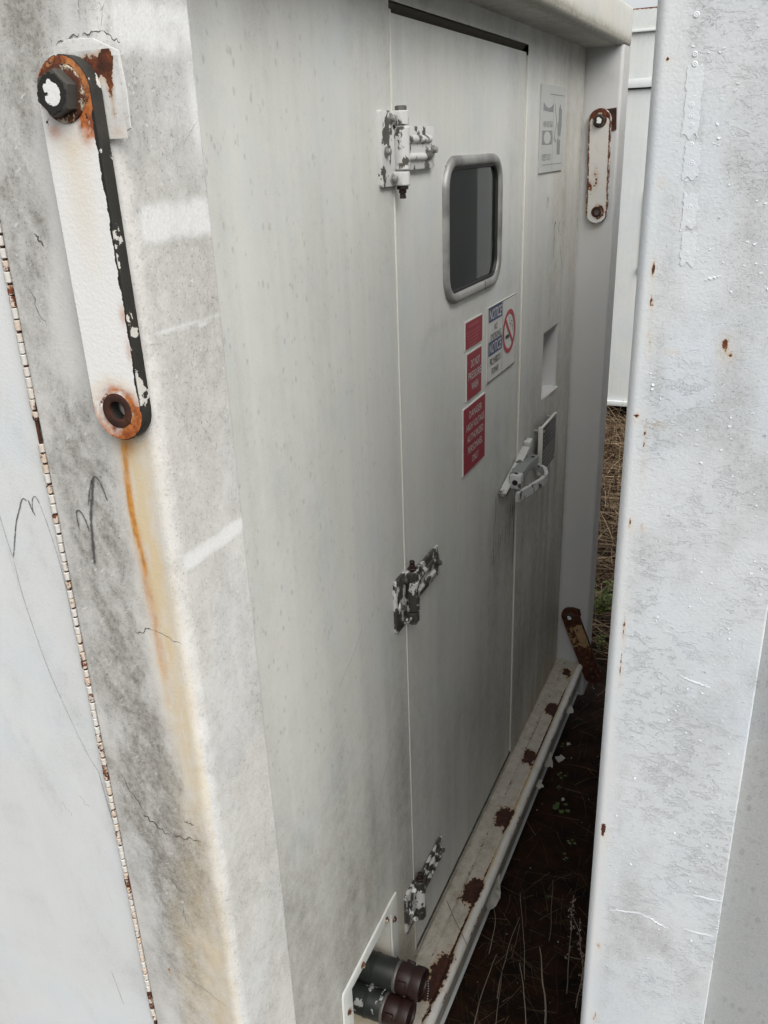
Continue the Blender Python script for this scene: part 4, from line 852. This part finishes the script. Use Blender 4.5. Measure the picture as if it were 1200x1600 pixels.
# faded high voltage sign
s, T, w, h = sign('pale faded high voltage warning sign near the top right of the end wall', .916, 1.168, 1.732, 1.937, 'fadelite', x=0, th=.004)
mb = MB(); n_ = .0042
mb.add([(-.105, .043, n_), (-.005, .040, n_), (-.005, .060, n_), (-.03, .052, n_), (-.055, .049, n_), (-.08, .053, n_), (-.105, .062, n_)], [tuple(range(7))])
letter(mb, 'HIGH', -.088, .012, .014, .028, n=n_); letter(mb, 'VOLTAGE', -.038, .012, .014, .060, n=n_); letter(mb, 'KEEP OUT', -.060, -.066, .016, .088, n=n_)
bm_sq = MB(); bm_sq.prism([(-.110, -.036), (-.008, -.036), (-.008, -.003), (-.110, -.003)], n_-.0003, n_, [circ(-.058, -.0195, .015, 22, sx=2.4)]); mb.v, mb.f = mb.v, mb.f; mb.add(bm_sq.v, bm_sq.f)
mb.add([(.048, -.062, n_), (.082, -.062, n_), (.084, -.03, n_), (.076, -.022, n_), (.066, -.028, n_), (.056, -.018, n_), (.046, -.026, n_)], [tuple(range(7))])
mb.add([(.052, -.012, n_), (.062, -.020, n_), (.072, -.014, n_), (.082, -.02, n_), (.092, .01, n_), (.090, .048, n_), (.080, .050, n_), (.072, .062, n_), (.064, .056, n_), (.058, .050, n_), (.058, .02, n_), (.046, .012, n_)], [tuple(range(12))])
mb.add([(-.002, -.10, n_), (.0, -.10, n_), (.0, .08, n_), (-.002, .08, n_)], [(0, 1, 2, 3)]); mb.add([(-.10, -.085, n_), (.11, -.085, n_), (.11, -.0835, n_), (-.10, -.0835, n_)], [(0, 1, 2, 3)]); mb.add([(-.04, .081, n_), (.11, .081, n_), (.11, .083, n_), (-.04, .083, n_)], [(0, 1, 2, 3)])
mb.obj('faded_print', M['fadegrey'], s, T, 0)
ribbon([([(.010, .062), (.022, .04), (.034, .015), (.022, -.004), (.020, -.022), (.036, -.03)], .006)], n_+.0001).obj('wire_drawing', stroke_mat('faded_wire', (.24, .245, .25), .2, .4), s, T, 0)
# standing-off data plate
T = FW(1.047, .975, .0); pl = thing('data_plate', 'dark metal data plate with rows of tiny print, standing off the wall beside the latch', 'plate', (0, 0, 0), None, T)
mb = MB(); mb.box((-.080, -.070, .022), (.080, .070, .026), .0008); mb.obj('plate', M['placard'], pl, T)
mb = MB(); mb.box((-.086, -.074, .014), (-.0805, .074, .027), .001); mb.box((-.0805, .0705, .020), (.082, .074, .0275), .0006); mb.obj('plate_edge', M['seal'], pl, T)
for a, b in ((-.072, -.058), (.072, -.062), (.072, .060), (-.07, .058)): MB().cyl((a, b, .0), (a, b, .029), .0045, 10, bev=.0008).obj('standoff_screw', M['galv'], pl, T)
mb = MB(); r = random.Random(11)
for k in range(5): scribble(mb, -.066, .03+.04*r.random(), .052-.013*k, .005, r, .0263, .012)
for k in range(5): mb.add([(-.070, -.012-.0125*k, .0263), (.072, -.012-.0125*k, .0263), (.072, -.0035-.0125*k, .0263), (-.070, -.0035-.0125*k, .0263)], [(0, 1, 2, 3)])
mb.obj('printed_rows', M['placline'], pl, T, 0)

# ------------------------------------------------------------------ RIGHT CONTAINER
RY = -.60
C2 = thing('storage_container', 'bluish white container with flaking paint, close on the right of the gap', 'container', (.5, RY, G))
RL, RR = .4865, .631
rr_ = .009
rp = [(RL, RY+.04), (RL, RY+.02)]+[(RL+rr_-rr_*math.cos(R_(a)), RY+rr_-rr_*math.sin(R_(a))) for a in range(0, 91, 15)]+[(x, RY) for x in np.linspace(RL+rr_+.003, RR, 30)]+[(RR, RY+.012), (RR, RY+.02)]
rp = np.array(rp); SR = np.concatenate([[0], np.cumsum(np.hypot(*np.diff(rp, axis=0).T))])
RUSTS = [(.566, 1.636, .0035, .009), (.570, 1.628, .003, .004), (.522, 1.629, .003, .0015), (.4965, 1.568, .0034, .0045), (.518, 1.561, .005, .0022), (.500, 1.700, .0016, .010), (.5015, 1.672, .0016, .009), (.502, 1.640, .0014, .008), (.499, 1.461, .0016, .006), (.506, 1.545, .001, .02), (.5015, 1.345, .0012, .018), (.501, 1.300, .0016, .018), (.497, 1.078, .0035, .011), (.502, .900, .0018, .006), (.505, .778, .0014, .012), (.5, 1.77, .002, .003), (.499, 1.86, .002, .002), (.510, 1.457, .002, .002), (.60, 1.3, .0012, .0015), (.6, 1.06, .0012, .0015)]
def right_attr(u, v):
    x = np.interp(u, SR, rp[:, 0]); y = np.interp(u, SR, rp[:, 1]); fr = ss(x, RL+.008, RL+.03)
    rs = 0*u; stn = 0*u
    for cx, cz, rx, rz in RUSTS: rs = np.maximum(rs, .80*bl(x+.004*(fbm(x, v, 260, 200, 3, 231)-.5), v+.010*(fbm(x, v, 260, 160, 3, 241)-.5), cx, cz, rx*.95, rz*1.0)); stn = np.maximum(stn, .30*bl(x, v, cx+.001, cz-rz*.6, rx*2.0, rz*1.7))
    rs *= (y < RY+.012)
    fk = fr*(.10+.9*ss(np.sin(v*7.3+x*21)*.5+.4*np.sin(v*19+x*37+2)+.35*np.sin(v*41-x*60), -.35, .65))
    fk *= .55+.45*ss(v, .85, 1.05)
    g_ = .06+.16*np.clip(np.sin(v*5.1+1+x*17), 0, 1)*fr+.20*np.exp(-((u-.028)/.004)**2)*0
    g_ += fr*.75*np.clip(fbm(x, v, 26, 16, 5, 171)*2-.85, 0, .8)
    strip = ss(x, interp(v, [(1.70, .5225), (1.90, .5115)]), interp(v, [(1.70, .5225), (1.90, .5115)])+.002)*(1-ss(x, interp(v, [(1.70, .5345), (1.90, .5255)]), interp(v, [(1.70, .5345), (1.90, .5255)])+.002))*ss(v, 1.700, 1.703)
    stn = np.maximum(stn, .12*bl(x, v, .497, 1.0, .006, .5))
    return {'rust': rs, 'stain': stn, 'flake': fk, 'grime_shade': g_+.22*strip, 'chip': .40*(y > RY+.008)*(.5+.5*np.sin(v*13))}
rpost = put('corner_post', gridmesh('flaking_post', merged(SR, lines(0, SR[-1], .0022)), lines(-.15, 2.16, .004), lambda u, v: np.stack([np.interp(u, SR, rp[:, 0]), np.interp(u, SR, rp[:, 1]), v], 1), (), right_attr), C2, M['right'])
def lip_attr(u, v): return {'grime_shade': .30+.15*np.sin(v*9), 'rust': .40*bl(u, v, 0, 1.72, .1, .05)+.25*np.clip(np.sin(v*17), 0, 1), 'chip': .35*np.clip(np.sin(v*11+2), 0, 1)}
put('back_flange', gridmesh('back_flange', lines(RL-.0045, RL+.05, .002), lines(-.15, 2.16, .01), lambda u, v: np.stack([u, RY+.0405+0*u, v], 1), (), lip_attr), C2, M['farpost'])
MB().box((RL-.0040, RY+.041, -.15), (RL+.05, RY+.050, 2.16)).obj('flange_plate', M['farpost'], C2, angle=0)
def rpan_attr(u, v): return {'grime_shade': .25+.12*np.sin(u*31+v*5), 'speck': 1+0*u}
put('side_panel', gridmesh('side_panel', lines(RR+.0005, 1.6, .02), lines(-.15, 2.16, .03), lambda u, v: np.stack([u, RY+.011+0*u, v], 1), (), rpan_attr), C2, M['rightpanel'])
mb = MB(); X0, X1, Y0, Y1, Z0, Z1 = RL+.012, 6.5, RY+.052, 1.97, -.13, 2.16
mb.add([(X0, Y0, Z0), (X0, Y1, Z0), (X0, Y1, Z1), (X0, Y0, Z1), (X1, Y0, Z0), (X1, Y1, Z0), (X1, Y1, Z1), (X1, Y0, Z1)], [(0, 3, 2, 1), (0, 1, 5, 4), (3, 7, 6, 2), (0, 4, 7, 3), (1, 2, 6, 5), (4, 5, 6, 7)])
mb.obj('container_body', M['farpost'], C2, angle=0)
FR = FF(0, 0, RY)
for x, z in ((.5175, 1.889), (.519, 1.862), (.5195, 1.855), (.520, 1.826), (.5205, 1.818), (.5215, 1.811), (.5225, 1.797), (.524, 1.783), (.5255, 1.749), (.5265, 1.736), (.528, 1.712)):
    k_ = .7+.35*random.random(); MB().lathe([(.0029*k_, 0), (.0025*k_, .0004), (.0018*k_, .0005), (.0012*k_, .0002), (.0009*k_, .0002), (.0007*k_, .0004), (.00001, .0005)], 16, Matrix.Translation((x, z, 0))).obj('rivet', M['right'], rpost, FR, 50)
# ghost of a removed strip: thicker old coat with broken ends
mb = MB()
def patch(c, w, h_, seed, th=.0004):
    r = random.Random(seed); o = []
    for i in range(10): o.append((c[0]-w/2+w*i/9, c[1]+h_/2+r.uniform(-.0015, .0015)))
    for i in range(14): o.append((c[0]+w/2+r.uniform(-.0009, .0009)-.0115*0, c[1]+h_/2-h_*(i+1)/15))
    for i in range(10): o.append((c[0]+w/2-w*i/9, c[1]-h_/2+.0018*math.sin(i*1.1+seed)+r.uniform(-.0008, .0008)))
    for i in range(14): o.append((c[0]-w/2+r.uniform(-.0009, .0009), c[1]-h_/2+h_*(i+1)/15))
    mb = MB(); mb.prism(o, 0, th); mb.obj('old_strip_paint', M['right'], rpost, FR, 0)
for pa_ in (((.5240, 1.7845), .0122, .026, 1), ((.5262, 1.746), .0115, .026, 2), ((.5280, 1.716), .0115, .026, 3), ((.5205, 1.828), .012, .05, 6)): patch(*pa_)
# curled paint flakes
mb = MB(); r = random.Random(5); cnt = 0
while cnt < 760:
    v = r.uniform(.62, 1.92); u = r.uniform(RL+.020, RR-.001)
    den = .30+.7*max(0, min(1, .5+.5*math.sin(v*7.3+u*21)+.4*math.sin(v*19+u*37+2)))
    if .548 < u < .60 and 1.68 < v < 1.82: den = 1.4
    if v < .95: den *= .55
    if r.random() > den: continue
    cnt += 1; w = r.choice((.0008, .0011, .0014, .0018, .0022, .0030))*r.uniform(.7, 1.1); a = r.uniform(-.5, .5)+(math.pi if r.random() < .35 else 0); hh = w*r.uniform(.35, .9); lift = hh*r.uniform(.12, .4)
    ca, sa = math.cos(a), math.sin(a); vs = []
    for k in range(5):
        t = k/4-.5; jag = r.uniform(.6, 1.15)*(1-1.2*t*t)
        for q in range(3): x_, y_ = t*w, -hh*jag*q/2; vs.append((u+ca*x_-sa*y_, v+sa*x_+ca*y_, .0002+lift*(q/2)**2*jag))
    mb.add(vs, [(k*3+q, k*3+q+1, k*3+q+4, k*3+q+3) for k in range(4) for q in range(2)])
o = mb.obj('paint_flakes', M['right'], rpost, FR, 60); o['kind'] = 'stuff'
# long lifted edges of the coat
lf = [((.543, 1.690), (.556, 1.694), .002), ((.512, .962), (.548, .970), .003), ((.548, .970), (.578, .960), .003), ((.600, 1.02), (.630, 1.022), .001), ((.594, .966), (.628, .968), .001), ((.56, 1.30), (.59, 1.292), .002)]
for i, (a, b, am) in enumerate(lf):
    mb = MB(); P = rag(a, b, 14, am*.45, i+40); vs = []
    for k, p in enumerate(P): e = math.sin(math.pi*k/14); vs += [(p[0], p[1]+.0016, .0001), (p[0], p[1]+.0006, .0001+.0004*e), (p[0]+.0002, p[1]-.0004*e, .0004*e+.0002)]
    mb.add(vs, [(k*3+q, k*3+q+1, k*3+q+4, k*3+q+3) for k in range(14) for q in range(2)])
    mb.obj('lifted_paint', M['right'], rpost, FR, 60)

# ------------------------------------------------------------------ BACKGROUND CONTAINER
BY = 5.0
C3 = thing('background_container', 'pale streaked container standing across the far end of the gap', 'container', (-.4, BY, G))
def bg_attr(u, v): return {'grime_shade': .10+.25*np.exp(-((v-2.43)/.05)**2)+.2*np.exp(-((v-2.16)/.03)**2)+.06*np.sin(u*9), 'rust': .75*ss(v, 2.553, 2.565), 'stain': 0*u}
put('container_wall', gridmesh('bg_wall', lines(-2.4, 1.6, .05), lines(.0, 2.567, .02), lambda u, v: np.stack([u, BY+0*u, v], 1), (), bg_attr), C3, M['bg'])
MB().box((-2.4, BY+.001, -.015), (1.6, BY+2.4, 2.566)).obj('container_body', M['bg'], C3, angle=0)
MB().box((-2.4, BY-.02, 2.432), (1.6, BY-.0005, 2.448), .003).obj('drip_rail', M['bg'], C3)
MB().box((-2.4, BY-.012, 2.105), (1.6, BY-.0005, 2.112)).obj('panel_joint', M['dark'], C3, angle=0)
MB().box((-2.4, BY-.025, 2.112), (1.6, BY-.0005, 2.165), .004).obj('panel_rail', M['bg'], C3)
MB().box((-2.4, BY-.03, -.015), (1.6, BY-.0005, .022), .004).obj('base_rail', M['bg'], C3)
for x in (-2.2, -.9, 1.4): MB().box((x, BY+.1, G-.02), (x+.15, BY+2.2, -.0155)).obj('skid', M['rustdark'], C3, angle=0)
st = thing('tie_down_strap', 'yellow strap hanging down the front of the background container', 'strap', (-.312, BY-.01, 1.0))
mb = MB(); mb.box((-.330, BY-.012, .98), (-.295, BY-.009, 1.48)); mb.obj('webbing', M['yellow'], st, angle=0)
MB().box((-.334, BY-.028, .95), (-.291, BY-.004, .985), .003).obj('hook', M['bare'], st)

# ------------------------------------------------------------------ VEGETATION AND LITTER
def blade(vs, fs, tn, p, d, L, w, bend, tone, r, seg=4):
    side = Vector((-d.y, d.x, 0)); side = side.normalized() if side.length > 1e-4 else Vector((1, 0, 0)); side.rotate(Matrix.Rotation(r.uniform(-.9, .9), 3, d.normalized())); k = len(vs); q = Vector(p); dd = d.normalized()
    for i in range(seg+1):
        ww = w*(1-.75*i/seg)*.5; vs += [tuple(q-side*ww), tuple(q+side*ww)]; tn += [tone, tone]
        q = q+dd*(L/seg); dd = (dd+bend/seg).normalized()
    for i in range(seg): a = k+i*2; fs.append((a, a+1, a+3, a+2))
r = random.Random(21); vs, fs, tn = [], [], []
for i in range(4200):                                     # standing and leaning dead grass between the containers
    y = 2.0+2.95*r.random()**.8; x = r.uniform(-1.0, .75)-.06*(y-2); t = (y-2.0)/3
    L = r.uniform(.10, .26)+.30*t*r.random(); lean = r.uniform(.15, 1.5)
    a = r.uniform(0, 6.28); d = Vector((math.cos(a)*lean, math.sin(a)*lean, 1)); blade(vs, fs, tn, (x, y, G-.02), d, L, r.uniform(.003, .008), Vector((math.cos(a)*.8, math.sin(a)*.8, -1.1*r.random())), min(1, max(0, r.gauss(.24, .30))), r)
for i in range(2600):                                     # flattened thatch
    y = r.uniform(1.75, 4.9); x = r.uniform(-.9, .7); a = r.gauss(0, .45)+(1.57 if r.random() < .25 else 0)+(3.14 if r.random() < .5 else 0)
    blade(vs, fs, tn, (x, y, G+r.uniform(-.005, .05)+.03*max(0, y-3)), Vector((math.cos(a), math.sin(a), r.uniform(-.05, .25))), r.uniform(.15, .45), r.uniform(.003, .007), Vector((r.uniform(-.3, .3), r.uniform(-.3, .3), -.25)), min(1, max(0, r.gauss(.42, .33))), r)
me = bpy.data.meshes.new('dry_grass'); me.from_pydata(vs, [], fs); setattr_(me, 'tone', tn); dg = put('dry_grass', me, None, M['grass']); tag(dg, 'tangled dead brown grass filling the far end of the gap', 'grass'); dg['kind'] = 'stuff'
vs, fs, tn = [], [], []
for i in range(1500):                                      # straw litter on the dark soil of the gap
    y = r.uniform(-.3, 1.9); x = r.uniform(.05, .50); a = r.uniform(0, 6.28)
    if y > .6 and r.random() < .6: continue
    blade(vs, fs, tn, (x, y, G+r.uniform(-.008, .012)), Vector((math.cos(a), math.sin(a), r.uniform(0, .25))), r.uniform(.03, .14), r.uniform(.0006, .0016), Vector((r.uniform(-.4, .4), r.uniform(-.4, .4), -.2)), min(1, max(0, r.gauss(.16, .2))), r)
me = bpy.data.meshes.new('straw_litter'); me.from_pydata(vs, [], fs); setattr_(me, 'tone', tn); dg = put('straw_litter', me, None, M['grass']); tag(dg, 'thin dead straw scattered over the dark soil in the gap', 'litter'); dg['kind'] = 'stuff'
mb = MB()
for i in range(46):
    x, y = r.uniform(.09, .42), r.uniform(.1, 1.6); s_ = r.choice((.001, .0013, .0018, .0026)); a = r.uniform(0, 6)
    mb.add([(x+s_*math.cos(a+k*1.57+r.uniform(-.3, .3)), y+s_*math.sin(a+k*1.57), G+.006+r.uniform(0, .004)) for k in range(4)], [(0, 1, 2, 3)])
o = mb.obj('paint_chips', M['chips'], None, None, 0); tag(o, 'tiny pale paint chips fallen on the dark soil along the sill', 'litter'); o['kind'] = 'stuff'
def shard(x, y, s_, lab, seed):
    q = random.Random(seed); o = [(s_*math.cos(a)*q.uniform(.5, 1.1), s_*math.sin(a)*q.uniform(.4, 1.0)) for a in np.linspace(0, 6.28, 12)[:-1]]
    mb = MB(); mb.prism(o, 0, .0008); ob = mb.obj('paint_shard', M['chips'], None, Matrix.Translation((x, y, G+.012)) @ Matrix.Rotation(.25, 4, 'X'), 0); tag(ob, lab, 'paint flake', 'fallen paint shards')
shard(.104, 1.08, .020, 'largest pale paint shard lying on the soil beside the sill', 1); shard(.112, 1.17, .009, 'narrow pale paint shard on the soil nearer the far post', 2); shard(.16, .88, .008, 'small pale paint shard on the soil beside the largest clover', 4)
# weeds
def leafy(name, lab, x, y, hgt, ns, nl, ls, seed):
    q = random.Random(seed); t = thing(name, lab, 'plant', (x, y, G)); T = WM[t.name]
    sv = MB(); vs, fs, tn = [], [], []
    for k in range(ns):
        a = q.uniform(0, 6.28); le = q.uniform(.1, .5); P = [Vector((0, 0, -.01))]; d = Vector((math.cos(a)*le, math.sin(a)*le, 1)).normalized(); L = hgt*q.uniform(.65, 1.1)
        for i in range(5): P.append(P[-1]+d*L/5); d = (d+Vector((q.uniform(-.15, .15), q.uniform(-.15, .15), 0))).normalized()
        sv.tube(P, [.0022*(1-.12*i) for i in range(6)], 5)
        for j in range(nl):
            tt = q.uniform(.25, 1.0)*5; i = min(4, int(tt)); p = P[i].lerp(P[i+1], tt-i); b = q.uniform(0, 6.28); dl = Vector((math.cos(b), math.sin(b), q.uniform(-.1, .7))).normalized(); sd = dl.cross(Vector((0, 0, 1))).normalized(); l = ls*q.uniform(.6, 1.2); k0 = len(vs); tone = min(1, max(0, q.gauss(.5, .25)))
            for f_, w_ in ((0, .05), (.3, .30), (.6, .34), (1, .03)):
                c = p+dl*l*f_+Vector((0, 0, -l*.25*f_*f_))
                for s1 in (-1, 0, 1): vs.append(tuple(c+sd*l*w_*s1+Vector((0, 0, abs(s1)*l*.06)))); tn.append(tone)
            for m_ in range(3):
                for s1 in range(2): aa = k0+m_*3+s1; fs.append((aa, aa+1, aa+4, aa+3))
    so = sv.obj('stem', M['stalk'], t, T); setattr_(so.data, 'tone', [.1]*len(so.data.vertices))
    me = bpy.data.meshes.new('foliage'); me.from_pydata(vs, [], fs); me.shade_smooth(); setattr_(me, 'tone', tn); put('foliage', me, t, M['leaf'], T)
leafy('weed', 'bushy green weed growing beside the foot of the far corner post', .03, 2.12, .20, 10, 20, .020, 1)
leafy('weed', 'taller sparse green weed nearer the flaking container, beside the dead grass', .15, 2.05, .26, 5, 12, .018, 2)
leafy('weed', 'small green weed low at the far post, in front of the bushy one', .09, 1.86, .08, 6, 9, .015, 3)
def clover(x, y, s_, lab, nlv, seed):
    q = random.Random(seed); t = thing('clover', lab, 'plant', (x, y, G+.01), 'clovers on the soil'); T = WM[t.name]; sv = MB()
    for k in range(nlv):
        a = 6.28*k/nlv+q.uniform(-.4, .4); rr = s_*q.uniform(.4, 1.1); c = Vector((rr*math.cos(a), rr*math.sin(a), s_*q.uniform(.2, .7)))
        sv.tube([(0, 0, -.012), (c.x*.5, c.y*.5, c.z*.8), tuple(c)], .0005, 4)
        lr = s_*q.uniform(.26, .42); nn = 12; v_ = [tuple(c)]+[(c.x+lr*math.cos(2*math.pi*i/nn), c.y+lr*math.sin(2*math.pi*i/nn)*.9, c.z+lr*.15*math.sin(2*math.pi*i/nn*2)) for i in range(nn)]
        mb = MB(); mb.add(v_, [(0, 1+i, 1+(i+1) % nn) for i in range(nn)]); o = mb.obj('leaf', M['clover'], t, T, 60); setattr_(o.data, 'tone', [q.uniform(.2, .9)]*len(v_))
    o = sv.obj('stem', M['clover'], t, T); setattr_(o.data, 'tone', [.1]*len(o.data.vertices))
clover(.164, .826, .026, 'largest clover on the soil, five round leaves, mid gap', 6, 1); clover(.125, .99, .015, 'small clover between the largest clover and the biggest paint shard', 4, 2); clover(.228, .70, .014, 'small clover nearer the flaking container, right of the largest', 4, 3); clover(.226, .63, .013, 'drooping small clover just below the one near the flaking container', 3, 4); clover(.215, .47, .007, 'tiny single leafed clover lowest among the straw', 2, 5); clover(.10, 1.08+.07, .012, 'small clover close to the sill beside the narrow paint shard', 3, 6); clover(.135, .93, .012, 'small clover next to the largest one, towards the far post', 3, 7)
def stalk(x, y, L, dx, dy, seed, thick=.0012, seeds=0, bend=.09):
    LB = ('thin dry weed stalk with seed heads, near end of the gap', 'dry seeding stalks in the gap') if seeds else ('thin bare dry stalk without seed heads, near end of the gap', 'bare dry stalks in the gap')
    q = random.Random(seed); o = thing('dry_stalk', LB[0], 'dry plant', (x, y, G), LB[1]); T = WM[o.name]
    P = [Vector((0, 0, -.01))]; d = Vector((dx, dy, 1)).normalized()
    for i in range(8): P.append(P[-1]+d*L/8); d = (d+Vector((q.uniform(-bend, bend), q.uniform(-bend, bend), -.02))).normalized()
    mb = MB(); mb.tube(P, [thick*(1-.08*i) for i in range(9)], 5); tone = q.uniform(.3, 1.)
    for k in range(1 if seeds else 0):
        i = q.randrange(3, 8); a = q.uniform(0, 6.28); mb.tube([P[i], P[i]+Vector((math.cos(a), math.sin(a), .8))*L*.12], thick*.5, 4)
    m_ = mb.obj('stem', M['stalk'], o, T); setattr_(m_.data, 'tone', [tone]*len(m_.data.vertices))
    if seeds:
        mb = MB()
        for k in range(seeds):
            tt = q.uniform(2.5, 7.9); i = int(tt); c = P[i].lerp(P[i+1], tt-i)+Vector((q.uniform(-1, 1), q.uniform(-1, 1), q.uniform(-1, 1)))*.006
            for j in range(3):
                a, b = q.uniform(0, 6.28), q.uniform(-.5, 1); e = Vector((math.cos(a), math.sin(a), b))*q.uniform(.003, .007); f_ = Vector((-math.sin(a), math.cos(a), 0))*.0016; mb.add([c, c+e*.5+f_, c+e, c+e*.5-f_], [(0, 1, 2, 3)])
        m_ = mb.obj('seed_heads', M['stalk'], o, T, 0); m_['kind'] = 'stuff'; setattr_(m_.data, 'tone', [q.random() for _ in m_.data.vertices])
for k, a in enumerate([(.33, .20, .34, .02, .0, 1, .0015, 26), (.36, .17, .30, .05, .05, 2, .0013, 30), (.385, .12, .33, .0, .1, 3, .0013, 24), (.30, .10, .26, -.02, .1, 4, .0026, 0), (.17, .12, .24, .05, .15, 5, .0014, 0), (.22, .20, .25, -.1, .1, 6, .0012, 0), (.11, .24, .20, .15, .1, 7, .0012, 0), (.25, .33, .22, .1, .0, 8, .0011, 0), (.40, .30, .25, -.1, .1, 9, .0011, 12), (.14, .02, .22, .1, .3, 10, .0013, 0), (.28, .02, .22, -.2, .2, 11, .0014, 0), (.20, -.05, .25, .1, .2, 12, .0012, 0), (.42, .05, .30, -.05, .05, 13, .0014, 20)]): stalk(*a)
# a long straw lying across the sill
mb = MB(); mb.tube([(.015, .175, .006), (.05, .13, .010), (.085, .09, .012), (.115, .06, .0)], .0008, 5); o = mb.obj('straw', M['stalk']); setattr_(o.data, 'tone', [.0]*len(o.data.vertices)); tag(o, 'single dark straw lying across the sill in front of the lowest hinge', 'straw')
# pale scrap caught in the dead grass
mb = MB(); q = random.Random(9); us_ = 7
mb.add([(-.07+.14*i/us_, .02*math.sin(i*1.3+j), .20*j/us_+.012*math.sin(i*2.1+j*1.7)) for j in range(us_+1) for i in range(us_+1)], [(j*(us_+1)+i, j*(us_+1)+i+1, (j+1)*(us_+1)+i+1, (j+1)*(us_+1)+i) for j in range(us_) for i in range(us_)])
o = mb.obj('plastic_scrap', M['rag'], None, Matrix.Translation((-.325, 3.6, -.10)) @ Matrix.Scale(.75, 4), 60); tag(o, 'crumpled white plastic scrap caught in the dead grass by the far post', 'litter')
